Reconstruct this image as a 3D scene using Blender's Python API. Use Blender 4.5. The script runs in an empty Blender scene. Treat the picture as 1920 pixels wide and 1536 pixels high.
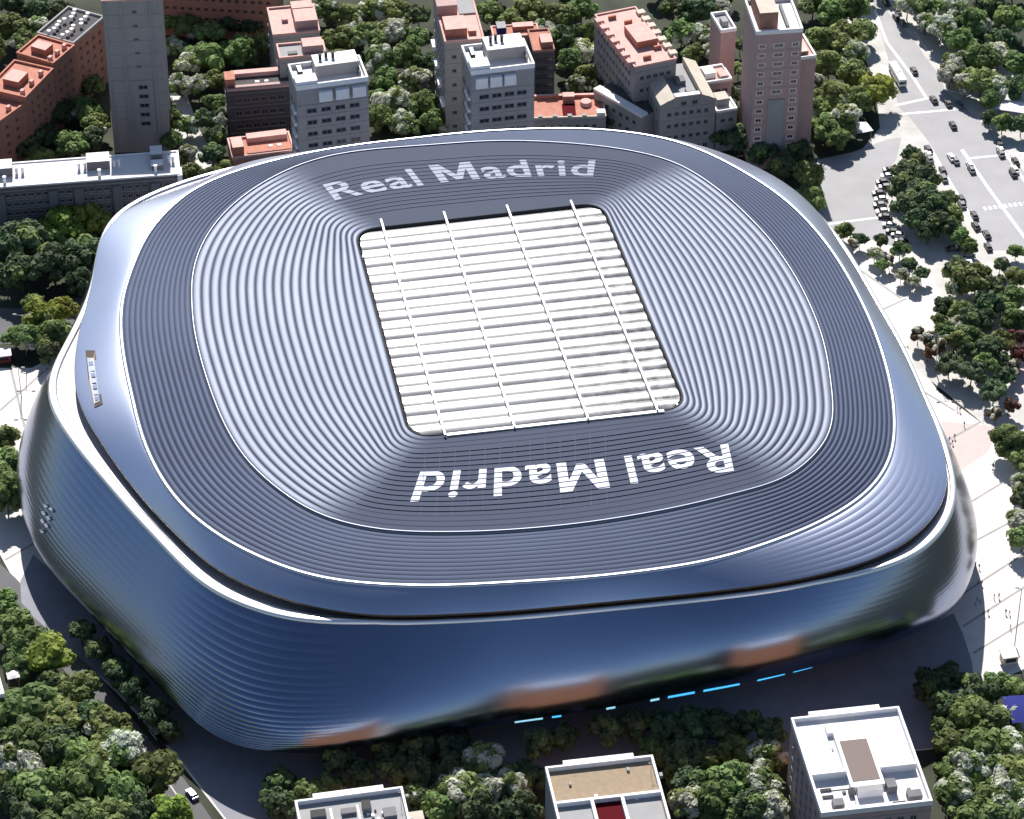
import bpy, bmesh, math, random
import numpy as np
from mathutils import Vector, Matrix
random.seed(7); np.random.seed(7)
R = math.radians
SC = bpy.context.scene; COL = SC.collection
# ------------------------------------------------------------------ camera, sky, sun, exposure
FOC, DEP, DIST = 6200.0, R(38), 954.0
CAMP = Vector((0, -DIST*math.cos(DEP), DIST*math.sin(DEP)))
cam = bpy.data.cameras.new('camera'); camo = bpy.data.objects.new('camera', cam); COL.objects.link(camo)
camo.location = CAMP; camo.rotation_euler = (R(90)-DEP, 0, 0)
cam.sensor_width = 36; cam.lens = 36*FOC/1920; cam.clip_start = 5; cam.clip_end = 8000
SC.camera = camo
SUN_EL, SUN_AZ = R(42), R(-6)            # azimuth measured from +Y towards +X
w = bpy.data.worlds.new('World'); SC.world = w; w.use_nodes = True
nt = w.node_tree; bg = nt.nodes['Background']
sky = nt.nodes.new('ShaderNodeTexSky'); sky.sky_type = 'NISHITA'; sky.sun_disc = False
sky.sun_elevation = SUN_EL; sky.sun_rotation = SUN_AZ
sky.air_density = 1.0; sky.dust_density = 0.8; sky.ozone_density = 1.5; sky.altitude = 600
nt.links.new(sky.outputs[0], bg.inputs[0]); bg.inputs[1].default_value = 0.065
sl = bpy.data.lights.new('sun', 'SUN'); sl.energy = 5.0; sl.angle = R(0.5); sl.color = (1, .955, .9)
so = bpy.data.objects.new('sun', sl); COL.objects.link(so)
sdir = Vector((math.sin(SUN_AZ)*math.cos(SUN_EL), math.cos(SUN_AZ)*math.cos(SUN_EL), math.sin(SUN_EL)))
so.rotation_euler = (-sdir).to_track_quat('-Z', 'Y').to_euler(); so.location = sdir*600
SC.view_settings.view_transform = 'Standard'; SC.view_settings.look = 'None'
SC.view_settings.exposure = 0.72; SC.view_settings.gamma = 1; SC.view_settings.use_curve_mapping = False
SC.cycles.max_bounces = 6; SC.cycles.glossy_bounces = 3; SC.cycles.diffuse_bounces = 3

FW = Vector((0, math.cos(DEP), -math.sin(DEP))); UP = Vector((0, math.sin(DEP), math.cos(DEP)))
def at(px, py, z=0.0):
    "survey point: where the sight line through a photo pixel meets height z"
    d = FW + Vector((1, 0, 0))*((px-960)/FOC) + UP*((768-py)/FOC)
    return CAMP + d*((z-CAMP.z)/d.z)

# ------------------------------------------------------------------ helpers
def tag(o, label=None, cat=None, group=None, kind=None):
    if label: o['label'] = label
    if cat: o['category'] = cat
    if group: o['group'] = group
    if kind: o['kind'] = kind
    return o
def empty(name, loc=(0, 0, 0), rz=0.0):
    o = bpy.data.objects.new(name, None); COL.objects.link(o); o.location = loc; o.rotation_euler = (0, 0, rz)
    o.empty_display_size = .5
    return o
def link(name, me, parent=None, loc=None, rz=None):
    o = bpy.data.objects.new(name, me); COL.objects.link(o)
    if parent is not None: o.parent = parent
    if loc is not None: o.location = loc
    if rz is not None: o.rotation_euler = (0, 0, rz)
    return o
def mesh(name, vs, fs, mats, mi=None, smooth=False):
    me = bpy.data.meshes.new(name); me.from_pydata([tuple(v) for v in vs], [], fs)
    for m in (mats if isinstance(mats, (list, tuple)) else [mats]): me.materials.append(m)
    if mi is not None: me.polygons.foreach_set('material_index', mi)
    if smooth: me.polygons.foreach_set('use_smooth', [True]*len(me.polygons))
    me.update(); return me
class MB:
    "collects boxes, prisms and tubes into one mesh"
    def __init__(s): s.v = []; s.f = []; s.m = []
    def quad(s, a, b, c, d, m=0):
        n = len(s.v); s.v += [a, b, c, d]; s.f.append((n, n+1, n+2, n+3)); s.m.append(m)
    def box(s, x0, x1, y0, y1, z0, z1, m=0, mt=None, bottom=True):
        n = len(s.v)
        s.v += [(x0,y0,z0),(x1,y0,z0),(x1,y1,z0),(x0,y1,z0),(x0,y0,z1),(x1,y0,z1),(x1,y1,z1),(x0,y1,z1)]
        s.f += [(n,n+1,n+5,n+4),(n+1,n+2,n+6,n+5),(n+2,n+3,n+7,n+6),(n+3,n,n+4,n+7),(n+4,n+5,n+6,n+7)]
        s.m += [m]*4+[m if mt is None else mt]
        if bottom: s.f.append((n+3,n+2,n+1,n)); s.m.append(m)
    def prism(s, pts, z0, z1, m=0, mt=None):
        n = len(s.v); k = len(pts)
        s.v += [(p[0],p[1],z0) for p in pts]+[(p[0],p[1],z1) for p in pts]
        for i in range(k):
            j = (i+1) % k; s.f.append((n+i, n+j, n+k+j, n+k+i)); s.m.append(m)
        s.f.append(tuple(range(n+k, n+2*k))); s.m.append(m if mt is None else mt)
    def tube(s, p0, p1, r0, r1=None, n=7, m=0):
        r1 = r0 if r1 is None else r1
        p0 = Vector(p0); p1 = Vector(p1); d = (p1-p0).normalized()
        a = d.orthogonal().normalized(); b = d.cross(a); k = len(s.v)
        for p, r in ((p0, r0), (p1, r1)):
            for i in range(n):
                t = 2*math.pi*i/n; s.v.append(tuple(p+a*math.cos(t)*r+b*math.sin(t)*r))
        for i in range(n):
            j = (i+1) % n; s.f.append((k+i, k+j, k+n+j, k+n+i)); s.m.append(m)
        s.f.append(tuple(range(k+n, k+2*n))); s.m.append(m)
        s.f.append(tuple(reversed(range(k, k+n)))); s.m.append(m)
    def make(s, name, mats, smooth=False): return mesh(name, s.v, s.f, mats, s.m, smooth)
    def link(s, name, mats, parent=None, smooth=False, loc=None, rz=None):
        return link(name, s.make(name, mats, smooth), parent, loc, rz)
def ccw(pts):
    a = sum(pts[i][0]*pts[(i+1) % len(pts)][1]-pts[(i+1) % len(pts)][0]*pts[i][1] for i in range(len(pts)))
    return pts if a > 0 else pts[::-1]

# ------------------------------------------------------------------ materials
def mat(name, col, rough=.8, metal=0., spec=.5, var=0.0, vscale=.3, bump=0., bscale=2., grime=0., objvar=0., emit=None, trans=0.):
    m = bpy.data.materials.new(name); m.use_nodes = True; nt = m.node_tree; N = nt.nodes; L = nt.links
    b = N['Principled BSDF']; b.inputs['Base Color'].default_value = (*col, 1)
    b.inputs['Roughness'].default_value = rough; b.inputs['Metallic'].default_value = metal
    b.inputs['Specular IOR Level'].default_value = spec
    tc = N.new('ShaderNodeTexCoord'); out = None
    if var or grime or objvar:
        nz = N.new('ShaderNodeTexNoise'); nz.inputs['Scale'].default_value = vscale; nz.inputs['Detail'].default_value = 6
        L.new(tc.outputs['Object'], nz.inputs['Vector'])
        hs = N.new('ShaderNodeHueSaturation'); hs.inputs['Color'].default_value = (*col, 1)
        mr = N.new('ShaderNodeMapRange'); mr.inputs[1].default_value = .3; mr.inputs[2].default_value = .7
        mr.inputs[3].default_value = 1-var; mr.inputs[4].default_value = 1+var
        L.new(nz.outputs[0], mr.inputs[0])
        val = mr.outputs[0]
        if objvar:
            oi = N.new('ShaderNodeObjectInfo'); m2 = N.new('ShaderNodeMapRange')
            m2.inputs[3].default_value = 1-objvar; m2.inputs[4].default_value = 1+objvar
            L.new(oi.outputs['Random'], m2.inputs[0])
            mu = N.new('ShaderNodeMath'); mu.operation = 'MULTIPLY'; L.new(val, mu.inputs[0]); L.new(m2.outputs[0], mu.inputs[1]); val = mu.outputs[0]
            m3 = N.new('ShaderNodeMapRange'); m3.inputs[3].default_value = .47; m3.inputs[4].default_value = .53
            fr = N.new('ShaderNodeMath'); fr.operation = 'FRACT'; m7 = N.new('ShaderNodeMath'); m7.operation = 'MULTIPLY'; m7.inputs[1].default_value = 7.3
            L.new(oi.outputs['Random'], m7.inputs[0]); L.new(m7.outputs[0], fr.inputs[0]); L.new(fr.outputs[0], m3.inputs[0]); L.new(m3.outputs[0], hs.inputs['Hue'])
        L.new(val, hs.inputs['Value']); out = hs.outputs[0]
        if grime:
            n2 = N.new('ShaderNodeTexNoise'); n2.inputs['Scale'].default_value = vscale*.22; n2.inputs['Detail'].default_value = 8; n2.inputs['Roughness'].default_value = .7
            L.new(tc.outputs['Object'], n2.inputs['Vector'])
            r2 = N.new('ShaderNodeMapRange'); r2.inputs[1].default_value = .42; r2.inputs[2].default_value = .68; r2.inputs[4].default_value = grime
            L.new(n2.outputs[0], r2.inputs[0])
            mx = N.new('ShaderNodeMix'); mx.data_type = 'RGBA'; L.new(r2.outputs[0], mx.inputs[0]); L.new(out, mx.inputs[6])
            mx.inputs[7].default_value = (col[0]*.45, col[1]*.43, col[2]*.4, 1); out = mx.outputs[2]
        L.new(out, b.inputs['Base Color'])
    if bump:
        nb = N.new('ShaderNodeTexNoise'); nb.inputs['Scale'].default_value = bscale; nb.inputs['Detail'].default_value = 4
        L.new(tc.outputs['Object'], nb.inputs['Vector'])
        bp = N.new('ShaderNodeBump'); bp.inputs['Strength'].default_value = bump; L.new(nb.outputs[0], bp.inputs['Height']); L.new(bp.outputs[0], b.inputs['Normal'])
    if emit: b.inputs['Emission Color'].default_value = (*emit[:3], 1); b.inputs['Emission Strength'].default_value = emit[3]
    if trans:
        t = N.new('ShaderNodeBsdfTranslucent'); ms = N.new('ShaderNodeMixShader'); ms.inputs[0].default_value = trans
        if out is not None: L.new(out, t.inputs[0])
        else: t.inputs[0].default_value = (*col, 1)
        L.new(b.outputs[0], ms.inputs[1]); L.new(t.outputs[0], ms.inputs[2]); L.new(ms.outputs[0], N['Material Output'].inputs[0])
    return m
M = dict(
  soil=mat('soil', (.035,.042,.025), .95, var=.5, vscale=.08, grime=.5),
  plaza=mat('plaza_stone', (.62,.58,.56), .8, var=.05, vscale=.25, grime=.10),
  fore=mat('forecourt_stone', (.23,.235,.27), .85, var=.06, vscale=.2, grime=.2),  # plaza paving darkened: the stadium's shade is put into this colour
  joint=mat('paving_joint', (.30,.29,.28), .85, var=.15),
  pave=mat('pavement', (.50,.49,.47), .85, var=.12, vscale=.2, grime=.35),
  asphalt=mat('asphalt', (.34,.335,.345), .9, var=.07, vscale=.12, grime=.12, bump=.1),
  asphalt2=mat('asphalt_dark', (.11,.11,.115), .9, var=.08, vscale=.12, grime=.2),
  paint=mat('road_paint', (.85,.85,.84), .7, var=.1, vscale=1.5),
  kerb=mat('kerb_stone', (.5,.49,.47), .8, var=.1),
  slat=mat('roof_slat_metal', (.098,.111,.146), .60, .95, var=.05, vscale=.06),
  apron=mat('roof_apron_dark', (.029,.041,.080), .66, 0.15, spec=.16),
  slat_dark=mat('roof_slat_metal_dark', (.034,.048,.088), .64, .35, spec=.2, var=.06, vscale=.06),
  trim=mat('roof_trim_metal', (.52,.54,.60), .36, 1.),
  trim1=mat('roof_trim_grey', (.20,.215,.26), .45, 1.),
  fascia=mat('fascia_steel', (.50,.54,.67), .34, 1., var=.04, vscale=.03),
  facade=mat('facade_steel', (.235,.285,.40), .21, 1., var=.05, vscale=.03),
  rim=mat('rim_steel', (.85,.85,.86), .38, 1.),
  shelf=mat('shelf_membrane', (.72,.68,.70), .6, .0, var=.05),
  dark=mat('dark_void', (.03,.028,.03), .7),
  brown=mat('recess_bronze', (.10,.08,.06), .5, .6),
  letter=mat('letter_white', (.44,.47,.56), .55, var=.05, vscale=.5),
  seam=mat('seam_grey', (.075,.085,.12), .7, spec=.15),
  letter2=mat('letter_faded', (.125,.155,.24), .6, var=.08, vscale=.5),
  panel=mat('roof_panel_film', (.42,.42,.42), .27, 0, spec=.9, var=.06, vscale=.22, grime=.45),
  beam=mat('beam_white', (.66,.65,.64), .4),
  strip=mat('light_strip_cyan', (.1,.4,.7), .4, emit=(.05,.38,.80,1.0)),
  strip2=mat('light_strip_white', (.5,.7,.8), .4, emit=(.25,.55,.68,.8)),
  glassd=mat('window_glass', (.03,.035,.045), .15, 0, spec=.6),
  leaf=mat('leaf_green', (.20,.265,.095), .7, spec=.25, var=.35, vscale=1.4, objvar=.30, trans=.42),
  leafy=mat('leaf_yellow_green', (.27,.33,.07), .7, spec=.25, var=.3, vscale=1.4, objvar=.2, trans=.45),
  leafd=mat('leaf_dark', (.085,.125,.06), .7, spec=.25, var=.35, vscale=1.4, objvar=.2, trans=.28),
  leafp=mat('leaf_pale_blossom', (.58,.60,.50), .75, spec=.2, var=.25, vscale=1.4, objvar=.15, trans=.35),
  leafr=mat('leaf_red', (.15,.045,.04), .7, spec=.2, var=.3, vscale=1.4, objvar=.15, trans=.2),
  leafb=mat('leaf_brown', (.12,.085,.045), .75, spec=.2, var=.3, vscale=1.4, objvar=.15, trans=.2),
  bark=mat('bark', (.09,.07,.05), .9, var=.2, vscale=2),
  white=mat('white_render', (.80,.79,.80), .8, var=.04, vscale=.3, grime=.10),
  whiteroof=mat('white_roof', (.70,.68,.68), .8, var=.04, vscale=.2, grime=.10),
  greyw=mat('grey_render', (.32,.31,.305), .85, var=.06, vscale=.3, grime=.15),
  orng=mat('orange_brick', (.36,.145,.065), .9, var=.15, vscale=.3),
  pinkw=mat('pale_pink_trim', (.62,.50,.48), .8),
  slabw=mat('slab_wall', (.15,.13,.125), .85, var=.1, vscale=.3, grime=.15),
  skyl=mat('skylight_film', (.20,.16,.145), .8, spec=.1),
  greyt=mat('tower_concrete', (.33,.315,.31), .85, var=.07, vscale=.15, grime=.2),
  greyl=mat('light_grey_cladding', (.31,.31,.315), .85, spec=.15, var=.05),
  terr=mat('terracotta_tile', (.42,.17,.115), .85, var=.15, vscale=.6, grime=.2),
  pink=mat('pink_tile', (.60,.36,.32), .85, var=.10, vscale=.5, grime=.2),
  brick=mat('red_brick', (.34,.17,.13), .9, var=.1, vscale=.4, grime=.15),
  brickm=mat('mauve_brick', (.43,.30,.285), .9, var=.08, vscale=.4, grime=.1),
  beige=mat('beige_roof', (.50,.45,.38), .85, var=.08, vscale=.3, grime=.2),
  tan=mat('tan_gravel', (.30,.235,.165), .95, spec=.1, var=.1, vscale=.8),
  maroon=mat('maroon_membrane', (.085,.006,.010), .85, spec=.05, var=.1),
  navy=mat('dark_cladding', (.05,.055,.07), .6, var=.1),
  darkroof=mat('dark_roof', (.09,.085,.085), .9, spec=.1, var=.15, vscale=.6),
  hvac=mat('plant_grey', (.17,.17,.18), .8, .0, spec=.2, var=.1),
  black=mat('black_void', (.02,.02,.02), .8),
  steel=mat('pole_steel', (.30,.30,.30), .5, .7),
  tarp=mat('blue_tarp', (.03,.035,.17), .9, spec=.05, var=.1),
  kiosk=mat('kiosk_cream', (.55,.50,.45), .7, var=.05),
  kioskred=mat('kiosk_red', (.30,.05,.04), .6),
  tyre=mat('tyre_rubber', (.02,.02,.02), .9), carglass=mat('car_glass', (.02,.022,.026), .1, spec=.8),
  lampw=mat('headlamp_clear', (.7,.7,.7), .2), lampr=mat('tail_lamp_red', (.4,.02,.02), .3),
)
def soil_panel():
    m = M['panel']; nt = m.node_tree; N = nt.nodes; L = nt.links; b = N['Principled BSDF']; src = b.inputs['Base Color'].links[0].from_socket
    tc = N.new('ShaderNodeTexCoord'); sx = N.new('ShaderNodeSeparateXYZ'); L.new(tc.outputs['Object'], sx.inputs[0])
    mr = N.new('ShaderNodeMapRange'); mr.inputs[1].default_value = -5; mr.inputs[2].default_value = 42; L.new(sx.outputs[0], mr.inputs[0])
    nz = N.new('ShaderNodeTexNoise'); nz.inputs['Scale'].default_value = .35; nz.inputs['Detail'].default_value = 7; L.new(tc.outputs['Object'], nz.inputs['Vector'])
    r2 = N.new('ShaderNodeMapRange'); r2.inputs[1].default_value = .38; r2.inputs[2].default_value = .6; L.new(nz.outputs[0], r2.inputs[0])
    mu = N.new('ShaderNodeMath'); mu.operation = 'MULTIPLY'; L.new(mr.outputs[0], mu.inputs[0]); L.new(r2.outputs[0], mu.inputs[1])
    mx = N.new('ShaderNodeMix'); mx.data_type = 'RGBA'; L.new(mu.outputs[0], mx.inputs[0]); L.new(src, mx.inputs[6]); mx.inputs[7].default_value = (.13, .13, .127, 1); L.new(mx.outputs[2], b.inputs['Base Color'])
soil_panel()
def mixmat():
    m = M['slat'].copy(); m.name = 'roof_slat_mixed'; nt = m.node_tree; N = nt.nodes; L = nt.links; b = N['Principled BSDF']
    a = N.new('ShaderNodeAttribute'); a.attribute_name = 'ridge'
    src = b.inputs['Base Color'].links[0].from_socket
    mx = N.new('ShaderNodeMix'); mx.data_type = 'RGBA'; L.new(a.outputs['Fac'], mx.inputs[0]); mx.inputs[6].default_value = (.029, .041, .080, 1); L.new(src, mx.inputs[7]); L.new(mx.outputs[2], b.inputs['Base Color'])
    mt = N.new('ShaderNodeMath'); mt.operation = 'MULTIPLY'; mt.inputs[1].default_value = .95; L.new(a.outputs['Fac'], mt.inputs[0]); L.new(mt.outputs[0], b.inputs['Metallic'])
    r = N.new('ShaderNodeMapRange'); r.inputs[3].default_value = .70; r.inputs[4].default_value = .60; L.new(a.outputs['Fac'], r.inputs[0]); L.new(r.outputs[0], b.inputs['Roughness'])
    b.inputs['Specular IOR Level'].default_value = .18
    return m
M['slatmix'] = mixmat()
CARC = dict(black=(.015,.015,.018), white=(.78,.78,.77), silver=(.45,.46,.48), grey=(.14,.145,.15), red=(.35,.03,.03), blue=(.05,.09,.22))
for k, c in CARC.items(): M['car_'+k] = mat('car_paint_'+k, c, .25, 0, spec=.7)

# ------------------------------------------------------------------ ground, plaza, roads
def sheet(name, pix, z, m, parent=None, thick=0.0):
    pts = ccw([tuple(at(px, py, z)[:2]) for px, py in pix])
    b = MB()
    b.prism(pts, z-thick-.01, z, 0)
    me = b.make(name, m); bm = bmesh.new(); bm.from_mesh(me); bmesh.ops.triangulate(bm, faces=[f for f in bm.faces if len(f.verts) > 4]); bm.to_mesh(me); bm.free()
    return link(name, me, parent)
b = MB(); G = 3500; n = 14
for i in range(n):
    for j in range(n):
        x0 = -G+2*G*i/n; y0 = -G+2*G*j/n; x1 = x0+2*G/n; y1 = y0+2*G/n
        b.quad((x0,y0,0),(x1,y0,0),(x1,y1,0),(x0,y1,0))
tag(b.link('ground', M['soil']), kind='structure')
plaza = tag(sheet('plaza', [(-300,690),(60,690),(300,560),(500,430),(1550,425),(1700,470),(1740,500),(1770,560),(1745,620),(1700,650),(1760,735),(1850,800),
    (1930,800),(2100,900),(2100,1240),(1930,1250),(1840,1290),(1790,1400),(1600,1420),(1100,1440),(700,1560),(560,1700),(470,1600),(330,1420),(220,1300),(60,1150),(0,1040),(-300,900)], .10, M['plaza'], thick=.1), kind='structure')
tag(sheet('forecourt', [(62,1040),(400,1330),(800,1380),(1300,1290),(1620,1220),(1740,1172),(1788,1150),(1806,1190),(1822,1240),(1828,1290),(1790,1398),(1600,1418),(1100,1438),(700,1556),(560,1690),(474,1600),(334,1418),(224,1298),(64,1158),(40,1130),(38,1090)], .13, M['fore']), kind='structure')  # painted shade: dark sheet outlined along the stadium's cast shadow
def stripe(name, pa, pb, wd, z, m, parent=None):
    a = at(*pa, z); c = at(*pb, z); d = (c-a); d.z = 0; ln = d.length; d.normalize(); nrm = Vector((-d.y, d.x, 0))*wd/2
    bb = MB(); bb.quad(tuple(a-nrm), tuple(c-nrm), tuple(c+nrm), tuple(a+nrm)); return bb.link(name, m, parent)
for pa, pb in [((1610,620),(1700,652)),((1660,690),(1790,770)),((1700,742),(1650,720)),((1770,830),(1920,745)),((1790,960),(1880,905)),((1800,1030),(1930,960)),((1795,1120),(1925,1035)),
               ((1805,1175),(1930,1095)),((1825,1225),(1930,1160)),((1745,800),(1690,770)),((1560,470),(1690,560)),((1700,560),(1590,610)),((0,770),(90,690)),((10,1050),(70,1015)),((20,690),(60,860)),((0,905),(60,960)),
               ((600,1440),(640,1500)),((450,1440),(520,1540)),((1700,1230),(1760,1330)),((1600,1260),(1650,1400))]:
    stripe('paving_band', pa, pb, .7, .108, M['joint'], plaza)
sheet('paving_slab', [(1765,790),(1880,800),(1850,850),(1790,890)], .106, mat('plaza_stone_pink', (.50,.42,.40), .85, var=.05), plaza)
tag(sheet('garden_paving', [(1738,502),(1768,560),(1744,622),(1700,642),(1716,690),(1780,742),(1850,800),(1960,800),(1960,470),(1880,470),(1800,470)], .115, M['pave']), kind='structure')
# avenue and side roads
pavea = tag(sheet('avenue_pavement', [(1540,-60),(1600,60),(1640,150),(1650,240),(1600,300),(1530,300),(1545,430),(1560,440),(1700,470),(1740,500),(1770,560),(2000,700),(2200,500),(2000,200),(1840,100),(1760,-60)], .05, M['pave'], thick=.05), kind='structure')
avenue = tag(sheet('avenue', [(1625,-60),(1640,20),(1668,120),(1684,200),(1704,217),(1747,273),(1800,372),(1850,458),(1895,535),(1960,640),(2200,520),(2000,420),(1872,264),(1857,244),(1771,168),(1765,145),(1736,109),(1712,72),(1677,37),(1650,6),(1620,-60)], .08, M['asphalt']), kind='structure')
tag(sheet('service_road', [(1662,262),(1690,258),(1680,300),(1640,345),(1642,400),(1668,440),(1700,478),(1735,520),(1720,528),(1640,470),(1552,455),(1534,400),(1530,300),(1600,285)], .08, M['asphalt']), kind='structure')
for i, (pa, pb, wd) in enumerate([((1640,18),(1662,78),.9),((1662,78),(1712,145),.9),((1712,145),(1736,182),.9),((1678,198),(1741,184),1.0),((1690,214),(1792,205),.9),((1804,281),(1825,312),1.2),((1825,312),(1862,365),1.0),
     ((1862,365),(1925,450),1.0),((1818,297),(1925,286),.9),((1872,268),(1925,345),.9),((1865,493),(1925,487),.9),((1552,420),(1646,408),.9),((1748,285),(1800,372),.8),((1800,372),(1850,458),.8),((1850,458),(1892,528),.8),
     ((1770,168),(1830,182),.8),((1715,60),(1770,140),.3)]):
    stripe('road_marking', pa, pb, wd, .098+.004*(i % 3), M['paint'], avenue)
for k in range(9): stripe('crosswalk_bar', (1845+k*9.5, 388-k*1.2), (1849+k*9.5, 394-k*1.2), .9, .096, M['paint'], avenue)
tag(sheet('side_street', [(318,180),(352,180),(372,240),(405,300),(430,360),(380,360),(345,300),(325,240)], .08, M['pave']), kind='structure')
st = tag(sheet('curved_street', [(-60,1000),(30,1085),(110,1170),(200,1285),(290,1400),(345,1460),(400,1540),(430,1640),(330,1640),(320,1560),(262,1440),(180,1330),(90,1220),(20,1150),(-60,1100)], .125, M['asphalt2']), kind='structure')
for pa, pb in [((250,1380),(300,1445)),((300,1445),(345,1510)),((345,1510),(370,1570))]: stripe('kerb', pa, pb, .4, .2, M['kerb'], st)
tag(sheet('left_street', [(-60,575),(60,580),(200,545),(230,600),(110,640),(-60,650)], .11, M['asphalt2']), kind='structure')
tag(sheet('courtyard_paving', [(1880,575),(1990,600),(1990,800),(1900,745),(1885,690),(1845,660)], .13, mat('plaza_stone_rose', (.56,.47,.45), .85, var=.05)), kind='structure')

# ------------------------------------------------------------------ the stadium
NT = 320
TH = np.linspace(-math.pi, math.pi, NT, endpoint=False)
CX, CY = .7, -17.4
CT, ST = np.cos(TH), np.sin(TH)
def polar(pix, z, extra=(), smooth=3):
    t = []; r = []
    for px, py in pix:
        p = at(px, py, z); t.append(math.atan2(p.y-CY, p.x-CX)); r.append(math.hypot(p.x-CX, p.y-CY))
    for a, rr in extra: t.append(R(a)); r.append(rr)
    t = np.array(t); r = np.array(r); o = np.argsort(t); t = t[o]; r = r[o]
    t = np.concatenate([t-2*math.pi, t, t+2*math.pi]); r = np.tile(r, 3)
    # Catmull-Rom through the points
    out = np.zeros(NT)
    for i, a in enumerate(TH):
        k = np.searchsorted(t, a)-1; h = t[k+1]-t[k]; u = (a-t[k])/h
        m0 = (r[k+1]-r[k-1])/(t[k+1]-t[k-1])*h; m1 = (r[k+2]-r[k])/(t[k+2]-t[k])*h
        out[i] = (2*u**3-3*u**2+1)*r[k]+(u**3-2*u**2+u)*m0+(-2*u**3+3*u**2)*r[k+1]+(u**3-u**2)*m1
    F_ = np.fft.rfft(out); kk = np.arange(len(F_)); F_ *= np.exp(-(kk/ (26.0/smooth*3))**2)
    return np.fft.irfft(F_, NT)
def bump_t(deg, wd):
    d = (TH-R(deg)+math.pi) % (2*math.pi)-math.pi
    return np.exp(-(d/R(wd))**2)
# opening: rounded rectangle from its four corners
Z0, Z1, Z2, Z3, Z4, Z6 = 46.5, 45.2, 42.5, 37.5, 35.6, 9.0
cor = [Vector(at(px, py, Z0)[:2]) for px, py in [(768,822),(1290,765),(1128,380),(664,432)]]
opoly = []
for i in range(4):
    p = cor[i]; a = (cor[i-1]-p).normalized(); c = (cor[(i+1) % 4]-p).normalized(); rr = 7.0
    A = p+a*rr; B = p+c*rr
    for k in range(9):
        u = k/8; opoly.append((1-u)**2*A+2*u*(1-u)*p+u*u*B)
r0 = np.zeros(NT)
for i, t in enumerate(TH):
    d = Vector((math.cos(t), math.sin(t))); o = Vector((CX, CY))
    for k in range(len(opoly)):
        p, q = opoly[k], opoly[(k+1) % len(opoly)]; e = q-p; den = d.x*e.y-d.y*e.x
        if abs(den) < 1e-9: continue
        s = ((p.x-o.x)*e.y-(p.y-o.y)*e.x)/den; u = ((p.x-o.x)*d.y-(p.y-o.y)*d.x)/den
        if s > 0 and -1e-6 <= u <= 1+1e-6: r0[i] = s
r1 = polar([(362,570),(362,520),(385,450),(432,390),(510,335),(600,298),(793,275),(930,266),(1060,270),(1180,284),(1262,305),(1339,352),(1399,405),(1423,429),(1474,495),(1517,573),(1545,652),(1556,722),(1560,788),
            (1548,827),(1513,866),(1470,898),(1367,927),(1200,964),(1033,987),(867,997),(700,991),(600,965),(520,915),(462,860),(430,810),(398,735),(375,660)], Z1)
r2 = polar([(226,584),(231,670),(247,745),(264,815),(296,888),(342,951),(410,1006),(500,1052),(600,1085),(767,1099),(975,1092),(1183,1075),(1350,1048),(1434,1022),(1523,988),(1622,930),(1657,890),(1675,850),(1679,795),
            (1669,710),(1650,644),(1619,570),(1584,505),(1527,427),(1476,376),(1399,324),(1313,280),(1244,258),(1119,242),(1040,240),(962,243),(784,258),(650,274),(500,304),(420,328),(358,356),(317,391),(282,429),(261,467),(244,511),(229,555)], Z2)
r3 = polar([(178,518),(160,578),(144,650),(141,723),(150,760),(182,815),(228,883),(283,951),(342,1011),(410,1070),(500,1111),(547,1127),(683,1152),(850,1150),(1058,1135),(1225,1119),(1392,1100),(1434,1096),(1568,1069),(1657,1042),
            (1724,997),(1762,957),(1775,925),(1775,870),(1752,792),(1720,718),(1673,620),(1634,554),(1595,487),(1572,452),(1537,401),(1498,362),(1439,323),(372,343),(284,370),(219,403),(194,430),(181,481)], Z3,
            extra=[(62,113),(76,109.5),(90,105),(107,106),(120,111),(133,121)])
r4 = polar([(187,450),(176,518),(156,578),(124,641),(93,700),(87,733),(98,769),(137,828),(205,910),(296,1011),(355,1074),(410,1115),(500,1149),(558,1163),(700,1165),(850,1160),(1058,1144),(1300,1120),(1434,1105),(1568,1085),(1702,1050),
            (1747,1022),(1787,962),(1797,917),(1786,880),(1764,800),(1724,718)], Z4, extra=[(12,105),(27,107.5),(48,114.5),(62,115),(76,111),(90,106.5),(107,107.5),(120,112.5),(133,123),(150,134.5)])
r4 = np.maximum(r4, r3+.6)
r6 = polar([(74,1022),(110,1080),(160,1134),(219,1200),(281,1265),(346,1331),(394,1376),(430,1398),(480,1410),(560,1410),(642,1402),(725,1389),(850,1370),(958,1350),(1183,1317),(1300,1295),(1501,1252),(1613,1221),(1702,1189),(1769,1154),(1791,1131)], Z6,
            extra=[(-22,134),(-10,121),(10,108),(30,109),(48,116),(76,113),(107,110),(133,124),(150,135),(165,130),(178,131),(-170,137)])
stad = empty('stadium', (CX, CY, 0))
tag(stad, 'huge rounded silver-blue steel stadium with ridged roof around a bright retractable roof', 'stadium')
def loft(name, prof, m, smooth=True, parent=None, closed=True, sel=None, mi=None):
    "prof: list of (r array, z array or number) from inside out; one ring mesh"
    idx = np.arange(NT) if sel is None else sel
    n = len(idx); vs = []; fs = []
    for r, z in prof:
        z = np.broadcast_to(z, (NT,))
        vs += [(r[i]*CT[i], r[i]*ST[i], z[i]) for i in idx]
    for k in range(len(prof)-1):
        for i in range(n if (closed and sel is None) else n-1):
            j = (i+1) % n; fs.append((k*n+i, (k+1)*n+i, (k+1)*n+j, k*n+j))
    if mi is not None: mi = [int(mi[f[0] % n]) for f in fs]
    return link(name, mesh(name, vs, fs, m, mi, smooth), parent if parent is not None else stad)
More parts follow.
